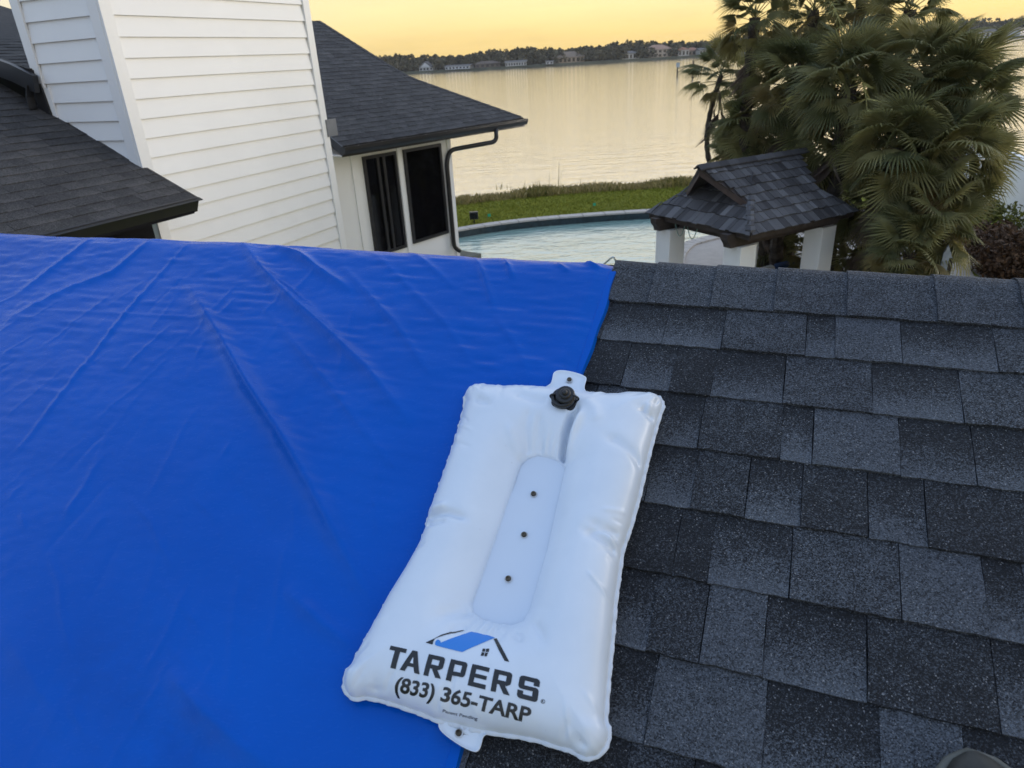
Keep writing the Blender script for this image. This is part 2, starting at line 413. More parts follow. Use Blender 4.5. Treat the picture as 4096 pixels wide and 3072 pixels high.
def far_tree(px, back, h, w, tone):
    h = h * .68; c, D, _ = far_at(px, back); n_ = 120 if back > 60 else 130
    for k in range(n_):
        u, v_, s_ = RNG.random(3); ph = RNG.random() * 6.283; rr = w * .5 * math.sqrt(u); zz = h * (.18 + .82 * v_); taper = 1 - .75 * max(0, v_ - .45) / .55
        ctr = np.array([c[0] + math.cos(ph) * rr * taper, c[1] + math.sin(ph) * rr * taper, .4 + zz])
        a = RNG.normal(size=3); a /= np.linalg.norm(a); b = np.cross(a, RNG.normal(size=3)); b /= np.linalg.norm(b); sz = .4 + .6 * s_
        i0 = len(tv); tv.extend([ctr - a * sz - b * sz * .7, ctr + a * sz - b * sz * .6, ctr + a * sz * .8 + b * sz, ctr - a * sz * .7 + b * sz * .8]); tf.append((i0, i0 + 1, i0 + 2, i0 + 3))
        q = min(1, max(0, tone + RNG.normal() * .22)); tt.extend([q] * 4)
    i0 = len(tv)
    tr_ = .25; tv.extend([np.array([c[0] - tr_, c[1], 0]), np.array([c[0] + tr_, c[1], 0]), np.array([c[0] + tr_ * .5, c[1], .5 + h * .8]), np.array([c[0] - tr_ * .5, c[1], .5 + h * .8])]); tf.append((i0, i0 + 1, i0 + 2, i0 + 3)); tt.extend([.3] * 4)
house_px = [1700, 1825, 1948, 2062, 2198, 2286, 2524, 2640, 2734, 2775, 2815, 3932, 4080]
for px in np.arange(1420, 3300, 5.5):
    free = min(abs(px - q) for q in house_px) > 26
    if free: far_tree(px + RNG.normal() * 3, 12 + RNG.random() * 10, 7 + RNG.random() * 5, 7 + RNG.random() * 5, .45 + RNG.random() * .35)
    far_tree(px + RNG.normal() * 3, 50 + RNG.random() * 20, 10 + RNG.random() * 4.5, 8 + RNG.random() * 4, .3 + RNG.random() * .3)
    if RNG.random() < .8: far_tree(px + RNG.normal() * 4, 95 + RNG.random() * 35, 13.5 + RNG.random() * 5.5 + 2.5 * math.sin(px * .013), 7 + RNG.random() * 4, .12 + RNG.random() * .3)
for px in np.arange(3780, 4400, 6):
    far_tree(px + RNG.normal() * 3, 40 + RNG.random() * 20, 12 + RNG.random() * 5, 11 + RNG.random() * 4, .35 + RNG.random() * .4)
    far_tree(px + RNG.normal() * 4, 95 + RNG.random() * 35, 17 + RNG.random() * 9, 9 + RNG.random() * 4, .2 + RNG.random() * .3)
me = bpy.data.meshes.new('far_woods'); me.from_pydata([tuple(q) for q in tv], [], tf); me.materials.append(M_FARW); set_tone(me, tt)
tag(inst('far_woods', me, None, Matrix.Identity(4)), 'long band of dark trees along the far lake shore', 'woods', kind='stuff')
M_FW = simple('far_house_wall', (.62, .60, .55), .8, .06, .3); M_FG = simple('far_house_glass', (.03, .03, .035), .2)
FM = {k: simple('far_roof_' + k, c, .85, .15, .5) for k, c in dict(grey=(.13, .12, .115), tan=(.19, .15, .115), red=(.27, .13, .085), pink=(.32, .2, .15), brown=(.1, .075, .06)).items()}
FWM = {k: simple('far_wall_' + k, c, .8, .06, .3) for k, c in dict(white=(.46, .45, .43), cream=(.40, .34, .28), tan=(.3, .25, .2), brown=(.12, .1, .085)).items()}
def far_house(px, w, h, rh, wall, roof, back, label, style='hip', dep=9.0, nwin=5):
    h = h * .75; rh = rh * .75; c, D, tdir = far_at(px, back); dx = np.array([tdir[0], tdir[1], 0]); 
    if dx[0] < 0: dx = -dx
    dy = np.array([-dx[1], dx[0], 0]); o = np.array([c[0], c[1], .35])
    t_ = thing('lakeside_house', o, label, 'house', 'houses on the far shore')
    MB().box(o + Z3 * h / 2 + dy * dep / 2, dx, dy, Z3, w / 2, dep / 2, h / 2).build('wall', FWM[wall], t_)
    e = .7; z = o + Z3 * (h + .02)
    q = [z - dx * (w / 2 + e) - dy * e, z + dx * (w / 2 + e) - dy * e, z + dx * (w / 2 + e) + dy * (dep + e), z - dx * (w / 2 + e) + dy * (dep + e)]
    ins = dep * .5 if style == 'hip' else 0
    if style == 'front':                                # steep gable turned to the lake
        r1 = z - dy * e + Z3 * rh; r2 = z + dy * (dep + e) + Z3 * rh
        MB().add(q + [r1, r2], [(0, 1, 4), (2, 3, 5), (1, 2, 5, 4), (3, 0, 4, 5), (3, 2, 1, 0)]).build('roof', FM[roof], t_)
        MB().prism([o + Z3 * (h + .03) - dx * w * .38 - dy * (e + .02), o + Z3 * (h + .03) + dx * w * .38 - dy * (e + .02), o + Z3 * (h + rh * .76) - dy * (e + .02)], -dy * .08).build('gable', FWM[wall], t_)
    else:
        r1 = z - dx * (w / 2 + e - ins) + dy * dep / 2 + Z3 * rh; r2 = z + dx * (w / 2 + e - ins) + dy * dep / 2 + Z3 * rh
        MB().add(q + [r1, r2], [(0, 1, 5, 4), (1, 2, 5), (2, 3, 4, 5), (3, 0, 4), (3, 2, 1, 0)]).build('roof', FM[roof], t_)
    rows = 2 if h > 5 else 1
    for rI in range(rows):
        for k in range(nwin):
            x = (k + .5) / nwin * w - w / 2; zc = (rI + .5) * h / rows
            MB().box(o + dx * x + Z3 * zc - dy * .03, dx, dy, Z3, w / nwin * .27, .05, h / rows * .3).build('window', M_FG, t_)
    return t_
far_house(1700, 13, 3.2, 5.5, 'white', 'grey', 8, 'white steep gabled house at the left end of the far shore', 'front', 9, 4)
far_house(1825, 22, 2.6, 1.4, 'white', 'grey', 2, 'long low white boathouse right of the steep gabled house', 'gable', 6, 7)
far_house(1948, 18, 3.4, 2.4, 'brown', 'brown', 8, 'low brown house among trees on the far shore', 'hip', 9, 5)
far_house(2062, 15, 3.4, 1.5, 'white', 'grey', 4, 'white pillared dock house left of the tan hip roofed house', 'gable', 7, 8)
far_house(2198, 5, 2.2, .8, 'white', 'grey', 1, 'tiny white boat shed at the far waterline', 'gable', 4, 2)
far_house(2286, 20, 5.2, 4.8, 'tan', 'tan', 10, 'large tan house with broad hip roof on the far shore', 'hip', 12, 6)
far_house(2524, 14, 5.2, 2.2, 'white', 'grey', 12, 'white two storey house left of the pink roofed mansion', 'hip', 9, 5)
far_house(2640, 18, 7.4, 4.2, 'cream', 'pink', 12, 'cream mansion with pink hip roof on the far shore', 'hip', 12, 5)
far_house(2734, 8.5, 5.6, 2.5, 'white', 'red', 10, 'narrow white house just right of the pink roofed mansion', 'hip', 8, 3)
far_house(2775, 9.5, 4.6, 2.8, 'tan', 'red', 18, 'small house with red roof behind the channel markers', 'hip', 9, 3)
far_house(2815, 7.0, 4.4, 2.0, 'white', 'grey', 10, 'small white house at the palm edge, right of the red roof', 'gable', 8, 3)
far_house(3932, 17, 6.2, 2.8, 'white', 'grey', 10, 'white house right of the palms on the far shore', 'hip', 10, 5)
far_house(4080, 18, 5.8, 2.8, 'white', 'tan', 10, 'white house at the right photo edge on the far shore', 'hip', 10, 5)
M_PILE = simple('wet_pile_wood', (.05, .045, .04), .9, .3, 3)
def marker(bx, by, ty, label, board):
    b = onz(bx, by, WATER_Z); D = math.hypot(b[0], b[1]); tp = atd(bx, ty, D); h = tp[2] - WATER_Z
    t_ = thing('channel_marker', (b[0], b[1], WATER_Z - 1), label, 'channel marker', 'channel markers in the lake')
    MB().tube([(b[0], b[1], WATER_Z - 1), (b[0], b[1], WATER_Z + h)], [.2, .16], 8).build('pile', M_PILE, t_)
    if board: MB().box((b[0], b[1] - .22, WATER_Z + h - .55), (1, 0, 0), (0, 1, 0), (0, 0, 1), .42, .04, .5).build('sign_board', simple('marker_board', (.28, .33, .36), .6), t_)
    return t_
marker(2709, 303, 250, 'channel marker post with small pale board standing in the lake', True)
marker(2770, 312, 241, 'bare taller wooden pile in the lake right of the marker board', False)

# ================================================================== THE HOUSE
house = thing('house', (0, 0, 0), 'white sided house with charcoal shingle roofs, big boxed chimney and pool side wing', 'house')
def tab_mesh(frame, x0, x1, y0, y1, lift0, lift1, jag=0.0, tone_kind=0, tone=.4, nseg=1, xr=None):
    """one shingle tab: lower edge thick and free, upper edge tucked under the next course"""
    mb = MB(); tn = []
    xs = [x0 + (x1 - x0) * i / nseg for i in range(nseg + 1)]
    rows = []
    for j, (y, h) in enumerate(((y0, lift0), (y0 + (y1 - y0) * .5, lift0 * .55 + lift1 * .45), (y1, lift1))):
        for i, x in enumerate(xs):
            jx = jy = 0
            if jag:
                if j == 0: jy = random.uniform(-jag, jag)
                if i in (0, nseg): jx = random.uniform(-jag, jag) * .6
            mb.v.append(tuple(frame(x + jx, y + jy, h)))
            v = (0, .5, 1)[j]
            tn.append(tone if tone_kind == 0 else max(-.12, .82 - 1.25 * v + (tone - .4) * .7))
    k = nseg + 1
    for j in range(2):
        for i in range(nseg): mb.f.append((j * k + i, j * k + i + 1, (j + 1) * k + i + 1, (j + 1) * k + i))
    b = len(mb.v)                                       # free edge and sides
    low = [mb.v[i] for i in range(k)]
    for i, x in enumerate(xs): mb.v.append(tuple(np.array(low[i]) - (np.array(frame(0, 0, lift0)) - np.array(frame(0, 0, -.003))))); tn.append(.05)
    for i in range(nseg): mb.f.append((b + i, b + i + 1, i + 1, i))
    for s_, i in ((0, 0), (1, nseg)):
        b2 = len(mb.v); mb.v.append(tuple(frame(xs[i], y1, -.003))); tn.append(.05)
        mb.f.append((b + i, i, 2 * k + i, b2) if s_ == 0 else (b + i, b2, 2 * k + i, i))
    return mb, tn

# ---- near roof, lower slope deck, far slope, walls below
M_DECKING = simple('roof_felt', (.02, .02, .022), .9)
mb = MB()
A0, A1, B0 = -7.0, 4.0, -2.8
mb.hexa([RL(A0, B0, -.12), RL(A1, B0, -.12), RL(A1, RIDGE, -.10), RL(A0, RIDGE, -.10)], [RL(A0, B0, -.004), RL(A1, B0, -.004), RL(A1, RIDGE, -.004), RL(A0, RIDGE, -.004)])
mb.hexa([RFar(A0, 0, -.10), RFar(A1, 0, -.10), RFar(A1, 3.4, -.12), RFar(A0, 3.4, -.12)], [RFar(A0, 0, -.005), RFar(A1, 0, -.005), RFar(A1, 3.4, -.004), RFar(A0, 3.4, -.004)])
roof = mb.build('roof', M_SH, house, tone=[.25] * 16)
wl = MB()
zb = RL(0, B0)[2] - .35
for (a0, a1, p, q) in ((A0 + .4, A1 - .4, -2.3, 4.2),):
    c = RL((a0 + a1) / 2, RIDGE) + UH * .25; c[2] = zb / 2
    wl.box(c, RR, UH, Z3, (a1 - a0) / 2, 3.2, zb / 2)
wl.build('wall', M_STUC, house)

EXPO = .1425
B_FIRST = 1.283 - .148                                   # lower edge of the first full course below the caps
first_edges = [(-.62, -.50), (-.335, -.195), (-.072, .05), (.19, .36), (.52, .68)]
for ci in range(-2, 13):
    b = 1.283 - .006 - ci * EXPO - .0 if ci <= 0 else 1.283 - ci * EXPO
    if ci < 1: continue
    x = -.75 + random.uniform(-.1, 0); kind = random.random() < .5
    xmax = 1.6 if ci < 9 else 1.1
    while x < xmax:
        if random.random() < .16: w = random.uniform(.05, .075)
        else: w = random.choice((.095, .115, .13, .15, .175)) + random.uniform(-.008, .008)
        kind = not kind if random.random() < .88 else kind
        lf = .0085 if not kind else .0058
        tone = random.choice((.04, .14, .26, .44, .66)) if not kind else random.uniform(.28, .56)
        top = b + EXPO + .02
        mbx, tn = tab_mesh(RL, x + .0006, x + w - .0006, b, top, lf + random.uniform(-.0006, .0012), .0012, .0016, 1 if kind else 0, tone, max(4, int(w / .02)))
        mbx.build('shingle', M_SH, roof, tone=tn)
        x += w
# ridge caps, bent over the ridge, each lapped over its left neighbour
CX = [-.404, -.292, -.142, .002, .158, .338, .50, .66, .82, .98, 1.14, 1.30, 1.46, 1.62]
def cap_pt(a, s, lift):
    """s: distance from the ridge line, negative on this side"""
    rb = .045
    if abs(s) < rb:
        q = RL(a, RIDGE); k = s / rb
        return q + (-Z3 * .0) + UH * (s * math.cos(SL)) - Z3 * (abs(k) ** 1.8 * rb * math.sin(SL) * .62 + rb * math.sin(SL) * .0) + Z3 * (lift - .004)
    p = RL(a, RIDGE + s, lift) if s < 0 else RFar(a, s, lift)
    return p
for i in range(len(CX) - 1):
    a0, a1 = CX[i], CX[i + 1] + .03
    S = [-.152] + [-.152 + .152 * k / 9 for k in range(1, 9)] + [0] + [.152 * k / 9 for k in range(1, 10)]
    mb = MB(); tn = []; NA = 6; wob = [random.uniform(-.0015, .0015) for _ in range(NA + 1)]
    tn0 = random.uniform(.40, .56)
    for lay in (0, 1):
        for k in range(NA + 1):
            f_ = k / NA; a = a0 + (a1 - a0) * f_; lift = .0125 - .0055 * f_
            for s_ in S:
                w_ = wob[k] if abs(s_) > .15 else 0
                mb.v.append(tuple(cap_pt(a + (random.uniform(-.0012, .0012) if k in (0, NA) else 0), s_ + w_ * (1 if s_ < 0 else -1), lift - (.0075 if lay else 0)))); tn.append(tn0 if not lay else .1)
    m_, n_ = NA + 1, len(S)
    for k in range(NA):
        for j in range(n_ - 1): mb.f.append((k * n_ + j, (k + 1) * n_ + j, (k + 1) * n_ + j + 1, k * n_ + j + 1))
    o_ = m_ * n_
    for k in range(NA):
        mb.f.append((o_ + k * n_, o_ + (k + 1) * n_, (k + 1) * n_, k * n_)); mb.f.append((k * n_ + n_ - 1, (k + 1) * n_ + n_ - 1, o_ + (k + 1) * n_ + n_ - 1, o_ + k * n_ + n_ - 1))
    for j in range(n_ - 1):
        mb.f.append((o_ + j, j, j + 1, o_ + j + 1)); q = NA * n_; mb.f.append((q + j, o_ + q + j, o_ + q + j + 1, q + j + 1))
    mb.build('ridge_cap', M_SH, roof, tone=tn)

# ---- chimney chase with lap siding
U2, R2 = D2(25.0), D2(115.0)
CN = D2(-26.0) * 9.0; CN[2] = CAM_H
KS = 9.0 / 8.5
CLEN, CW = 3.12 * KS, 1.23 * KS                          # big face, narrow left face
EXS = .2025
Z_TOP, Z_BOT = CAM_H + 2.6, CAM_H - 4.2
def CF(a, b, z): return CN + U2 * a - R2 * b + Z3 * (z - CAM_H)      # a along the big face, b to the left, z world height
mb = MB(); q = [CF(.03, .03, Z_BOT), CF(CLEN - .03, .03, Z_BOT), CF(CLEN - .03, CW - .03, Z_BOT), CF(.03, CW - .03, Z_BOT)]
mb.hexa(q, [p + Z3 * (Z_TOP - Z_BOT) for p in q]); chim = mb.build('chimney', M_SIDE, house)
# board bottoms fitted to the photographed lines
ZL0 = CAM_H + .393 * 9.0 / 5.6
TW = .115
k0 = int((Z_BOT - ZL0) / EXS); k1 = int((Z_TOP - ZL0) / EXS)
for k in range(k0, k1):
    z = ZL0 + k * EXS; dz = random.uniform(-.0015, .0015)
    # big face board: bottom edge proud
    lo = [CF(TW + .002, -.012, z + dz), CF(CLEN - TW - .002, -.012, z + dz), CF(CLEN - TW - .002, .03, z + dz), CF(TW + .002, .03, z + dz)]
    hi = [CF(TW + .002, .014, z + EXS + .012), CF(CLEN - TW - .002, .014, z + EXS + .012), CF(CLEN - TW - .002, .03, z + EXS + .012), CF(TW + .002, .03, z + EXS + .012)]
    MB().hexa(lo, hi).build('siding_board', M_SIDE, chim)
    if z > CAM_H - 1.3:
        lo = [CF(-.012, CW - TW - .002, z + dz), CF(-.012, TW + .002, z + dz), CF(.03, TW + .002, z + dz), CF(.03, CW - TW - .002, z + dz)]
        hi = [CF(.014, CW - TW - .002, z + EXS + .012), CF(.014, TW + .002, z + EXS + .012), CF(.03, TW + .002, z + EXS + .012), CF(.03, CW - TW - .002, z + EXS + .012)]
        MB().hexa(lo, hi).build('siding_board', M_SIDE, chim)
def cbox(a0, a1, b0, b1, z0, z1, name='corner_board', mat=None):
    q = [CF(a0, b0, z0), CF(a1, b0, z0), CF(a1, b1, z0), CF(a0, b1, z0)]
    return bevel(MB().hexa(q, [p + Z3 * (z1 - z0) for p in q]).build(name, mat or M_SIDE, chim), .003)
cbox(-.026, TW, -.028, .004, Z_BOT, Z_TOP); cbox(-.030, .004, .0045, TW + .03, CAM_H - 1.4, Z_TOP)
cbox(CLEN - TW, CLEN + .02, -.026, .004, Z_BOT, Z_TOP)
cbox(-.026, .004, CW - TW, CW + .02, CAM_H - .02, Z_TOP); cbox(-.022, .004, CW - TW - .06, CW - .06, CAM_H - 1.2, CAM_H - .0205)

# ---- generic shingled plane
def shingle_plane(frame, courses, xlo, xhi, parent, mat, expo, wset, limit, lift=.007, prio=None):
    """individual tabs for the pieces that show largest, the rest joined"""
    tabs = []
    for c in courses:
        y0 = c * expo; y1 = y0 + expo + .015; x = xlo(y0) - random.uniform(0, .2); kind = random.random() < .5
        while x < xhi(y0):
            w = random.choice(wset) * random.uniform(.93, 1.07); kind = not kind if random.random() < .85 else kind
            L0, L1 = max(x, xlo(y0)), max(x, xlo(y1)); H0, H1 = min(x + w, xhi(y0)), min(x + w, xhi(y1))
            if H0 - L0 > .015: tabs.append((y0, y1, L0 + .001, max(L1, min(L0, H1)), H0 - .001, max(H1, L0 + .002), kind, random.uniform(.2, .6)))
            x += w
    tabs.sort(key=lambda t_: prio(t_) if prio else t_[0])
    J = MB(); jt = []
    for i, (y0, y1, a0, a1, b0, b1, kind, tn) in enumerate(tabs):
        lf = lift if not kind else lift * .6
        a1 = min(a1, b1 - .001)
        vs_ = [frame(a0, y0, lf), frame(b0, y0, lf), frame(b1, y1, .001), frame(a1, y1, .001), frame(a0, y0, -.003), frame(b0, y0, -.003)]
        fs_ = [(0, 1, 2, 3), (4, 5, 1, 0), (4, 0, 3), (1, 5, 2)]
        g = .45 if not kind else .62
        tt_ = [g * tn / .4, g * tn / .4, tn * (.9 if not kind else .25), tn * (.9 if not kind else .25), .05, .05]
        if i < limit:
            MB().add(vs_, fs_).build('shingle', mat, parent, tone=tt_)
        else: J.add(vs_, fs_); jt += tt_
    if J.v: J.build('shingle_field', mat, parent, tone=jt, kind='stuff')

# ---- porch roof left of the chimney (its eave runs past the chimney's near corner)
PP = rad(25.1)
PO = CF(0, 0, CAM_H - .818 * KS)                        # the plane passes under the chimney's near corner
PV = -R2 * math.cos(PP) + Z3 * math.sin(PP); PN = np.cross(U2, PV)
ecorner = hit(782, 791, PN, PO) - PO
ce_u, ce_v = ecorner @ U2, ecorner @ PV                 # the eave's far corner in plane coordinates
def PF(x, y, c=0.0): return PO + U2 * (ce_u + x) + PV * (ce_v + y) + PN * c
RK = (CF(0, 0, 0) - CF(0, 0, 0))
far_edge = lambda y: 0.0 if y < -ce_v - .1 else -ce_u - .04 * 0 - .02
mb = MB(); x0p = -9.0; ytop = 3.4
mb.hexa([PF(x0p, 0, -.10), PF(0, 0, -.10), PF(-0, ytop, -.10), PF(x0p, ytop, -.10)], [PF(x0p, 0, -.004), PF(0, 0, -.004), PF(0, ytop, -.004), PF(x0p, ytop, -.004)])
porch = mb.build('porch_roof', M_SHP, house, tone=[.2] * 8)
shingle_plane(PF, range(0, 24), lambda y: -3.6, lambda y: 0.0, porch, M_SHP, .1425, (.16, .2, .24, .3), 170, .008, lambda t_: t_[0] * .9 - t_[4])
# fascia, drip edge, soffit, porch wall below coloured black for the eave's shade
MB().box(PF(x0p / 2, -.014, -.072), U2, PV, PN, -x0p / 2, .012, .085).build('fascia', M_BLACK, porch)
MB().box(PF(x0p / 2 + .02, -.035, .001), U2, PV, PN, -x0p / 2 + .02, .03, .004).build('drip_edge', M_BLACK, porch)
mb = MB(); mb.hexa([PF(.004, -.02, -.16), PF(.03, -.02, -.16), PF(.03, -ce_v - .02, -.16), PF(.004, -ce_v - .02, -.16)], [PF(.004, -.02, .004), PF(.03, -.02, .004), PF(.03, -ce_v - .02, .004), PF(.004, -ce_v - .02, .004)])
mb.build('rake_board', M_BLACK, porch)
sz = PF(0, 0, -.12)[2]
c = PF(-4.5, .34, -.2); c[2] = sz - .04
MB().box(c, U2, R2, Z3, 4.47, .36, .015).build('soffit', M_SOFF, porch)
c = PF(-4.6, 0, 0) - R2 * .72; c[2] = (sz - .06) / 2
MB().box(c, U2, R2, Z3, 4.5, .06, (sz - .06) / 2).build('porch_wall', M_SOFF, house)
c = PF(-.75, 0, 0) - R2 * .65; c[2] = sz - 1.2
MB().box(c, U2, R2, Z3, .5, .02, .9).build('porch_window', M_GLASS, house)

# ---- upper roof butting against the chimney from the left, with its dark rake and the flashing below
UPI = math.atan(.276)
UO = CF(-.06, 1.15, CAM_H + .14); UV_ = -R2 * math.cos(UPI) + Z3 * math.sin(UPI); UN_ = np.cross(U2, UV_)
def UFm(x, y, c=0.0): return UO + U2 * x + UV_ * y + UN_ * c
_q = hit(20, 27, UN_, UO) - UO; ux1 = max(1.2, min(7.0, _q @ U2))
mb = MB(); mb.hexa([UFm(.02, .12, -.1), UFm(ux1, .12, -.1), UFm(ux1, 5, -.1), UFm(.02, 5, -.1)], [UFm(.02, .12, -.003), UFm(ux1, .12, -.003), UFm(ux1, 5, -.003), UFm(.02, 5, -.003)])
uroof = mb.build('upper_roof', M_SHP, house, tone=[.2] * 8)
shingle_plane(UFm, range(1, 12), lambda y: 0.0, lambda y: ux1, uroof, M_SHP, .1425, (.18, .22, .28), 80, .008, lambda t_: t_[2])
pts = [(.02 + 5 * k / 14.0) for k in range(15)]
mb = MB()
for a, b in zip(pts[:-1], pts[1:]):
    f0, f1 = -.05 * math.exp(-a * 5), -.05 * math.exp(-b * 5)
    mb.hexa([UFm(-.06, a, -.17 + f0), UFm(0, a, -.17 + f0), UFm(0, b, -.17 + f1), UFm(-.06, b, -.17 + f1)], [UFm(-.06, a, .012 + f0), UFm(0, a, .012 + f0), UFm(0, b, .012 + f1), UFm(-.06, b, .012 + f1)])
mb.build('rake_board', M_BLACK, uroof)
mb = MB(); q = [UFm(.35, .15, -.11), UFm(.35, 5, -.11)]
lo = [np.array([p[0], p[1], CAM_H - 2.2]) for p in q]
mb.add([lo[0], lo[1], q[1], q[0], lo[0] + U2 * .1, lo[1] + U2 * .1, q[1] + U2 * .1, q[0] + U2 * .1], [(0, 1, 2, 3), (7, 6, 5, 4), (0, 3, 7, 4), (1, 5, 6, 2)])
mb.build('gable_wall', M_SOFF, house)  # fills the shadow gap under the rake, shade put into its black colour
# dark step flashing between rake and lower roof, with a bent kick-out at its foot
fl0 = CF(-.045, 1.235, CAM_H + .03); fl1 = CF(-.045, 1.22, CAM_H - .30)
mb = MB(); mb.hexa([fl1 + R2 * .03, fl1 - R2 * .13, fl1 - R2 * .13 + U2 * .03, fl1 + R2 * .03 + U2 * .03], [fl0 + R2 * .02, fl0 - R2 * .16, fl0 - R2 * .16 + U2 * .03, fl0 + R2 * .02 + U2 * .03])
mb.build('flashing', M_BLACK, house)
kx = [CF(-.05, 1.30, CAM_H + .02), CF(-.07, 1.34, CAM_H - .1), CF(-.08, 1.33, CAM_H - .22), CF(-.10, 1.37, CAM_H - .31), CF(-.12, 1.47, CAM_H - .33)]
mb = MB()
for a, b in zip(kx[:-1], kx[1:]): mb.hexa([a, a - U2 * .09, a - U2 * .09 - R2 * .012, a - R2 * .012], [b, b - U2 * .09, b - U2 * .09 - R2 * .012, b - R2 * .012])
mb.build('kick_out_flashing', M_BLACK, house)

# ---- pool side wing: roof, gutter, wall, windows, downspout
E1 = atd(1379, 590, 12.0); E2 = onz(2112, 474, E1[2]); 
WU = (E2 - E1) / np.linalg.norm(E2 - E1); WR = np.cross(WU, Z3); GL = np.linalg.norm(E2 - E1)
WP = rad(26.6); WV = -WR * math.cos(WP) + Z3 * math.sin(WP); WN = np.cross(WU, WV)
WO = E1 - WR * .10 + Z3 * .012
def WF(x, y, c=0.0): return WO + WU * x + WV * y + WN * c
def wl_(px, py): q = hit(px, py, WN, WO) - WO; return q @ WU, q @ WV
k1_, k2_, ap = wl_(1640, 310), wl_(1545, 255), wl_(1275, 83); fe = wl_(2080, 462); ff = wl_(1309, 537)
XH = [(0, fe[0]), (k1_[1], k1_[0]), (k2_[1], k2_[0]), (ap[1], ap[0]), (ap[1] + .3, ap[0])]
def w_hi(y): return float(np.interp(y, [a for a, b in XH], [b for a, b in XH]))
def w_lo(y): return float(np.interp(y, [0, ff[1], ap[1]], [0.02, ff[0], ff[0] - 1.3]))
nc = int(ap[1] / .1425)
ys = [0, ff[1], k1_[1], k2_[1], ap[1]]
Lp = [WF(w_lo(y), y, -.004) for y in ys]; Rp = [WF(w_hi(y), y, -.004) for y in ys]
mb = MB(); mb.prism(Lp + Rp[::-1], -WN * .1); wroof = mb.build('wing_roof', M_SHF, house, tone=[.22] * (4 * len(ys)))
shingle_plane(WF, range(0, nc), w_lo, w_hi, wroof, M_SHF, .1425, (.16, .2, .25, .3), 130, .009, lambda t_: t_[0] * 1.2 + t_[2])
# far hip face and the back slope behind the ridge
bk = WF(w_lo(ap[1]), ap[1]) - WR * 3.2 - Z3 * 1.6; bk2 = WF(ap[0], ap[1]) - WR * 3.2 - Z3 * 1.6
hipb = WF(fe[0], 0) - WR * 4.0
mb = MB(); mb.add([WF(w_lo(ap[1]), ap[1]), WF(ap[0], ap[1]), bk2, bk], [(0, 1, 2, 3)]); mb.add([WF(fe[0], 0, -.01), hipb, WF(ap[0], ap[1], -.02), WF(k2_[0], k2_[1], -.02), WF(k1_[0], k1_[1], -.02)], [(0, 1, 2, 3, 4)])
mb.build('back_slope', M_SHF, wroof, tone=[.25] * 9)
# hip trim pieces along the far edge
hp = [WF(w_hi(y) + .01, y, .012) for y in np.linspace(.05, ap[1], 26)]
for a, b in zip(hp[:-1], hp[1:]):
    d = (b - a); d /= np.linalg.norm(d); sd_ = np.cross(d, WN)
    MB().hexa([a - sd_ * .07 - WN * .014, a + sd_ * .03 - WN * .03, b + sd_ * .03 - WN * .03, b - sd_ * .07 - WN * .014], [a - sd_ * .07, a + sd_ * .03 - WN * .004, b + sd_ * .03 - WN * .01, b - sd_ * .07 - WN * .006]).build('hip_cap', M_SHF, wroof, tone=[.3] * 8)
# short fascia from the gutter corner back to the chimney
fa, fb = WF(.0, -.03), WF(ff[0] - .02, ff[1])
MB().add([fa - Z3 * .15, fb - Z3 * .15, fb + Z3 * .01, fa + Z3 * .01, fa - Z3 * .15 + WU * .03, fb - Z3 * .15 + WU * .03, fb + Z3 * .01 + WU * .03, fa + Z3 * .01 + WU * .03], [(0, 1, 2, 3), (7, 6, 5, 4), (0, 4, 5, 1), (3, 2, 6, 7), (0, 3, 7, 4), (1, 5, 6, 2)]).build('fascia', M_BLACK, wroof)
fl = hit(1318, 512, R2, CN + R2 * .03); MB().box(fl + U2 * .05, U2, R2, Z3, .12, .01, .12).build('grey_flashing', simple('galvanised', (.14, .15, .17), .5), house)
# gutter: an open K profile
gp = [(-.085, .0), (-.085, -.115), (.0 - .035, -.115), (-.012, -.075), (-.002, -.045), (.0, .0), (-.014, .0)]
mb = MB()
for i in range(len(gp) - 1):
    (o0, z0), (o1, z1) = gp[i], gp[i + 1]
    a, b = E1 + WR * o0 + Z3 * z0, E1 + WR * o1 + Z3 * z1
    mb.add([a, a + WU * GL, b + WU * GL, b], [(0, 1, 2, 3)])
for s_ in (0, GL):
    mb.add([E1 + WR * o + Z3 * z + WU * s_ for o, z in gp[:6]], [(0, 1, 2, 3, 4, 5)])
gut = mb.build('gutter', M_BLACK, house)
sm = gut.modifiers.new('thickness', 'SOLIDIFY'); sm.thickness = .004; sm.offset = 0
for k in range(9):
    MB().box(E1 + WU * (.35 + k * (GL - .7) / 8) + WR * -.045 + Z3 * -.006, WU, WR, Z3, .012, .045, .003).build('gutter_hanger', simple('hanger_metal', (.35, .3, .26), .4) if k == 0 else bpy.data.materials['hanger_metal'], gut)
MB().box(E1 + WU * (GL / 2) - WR * .10 - Z3 * .08, WU, WR, Z3, GL / 2, .012, .075).build('fascia', M_BLACK, wroof)
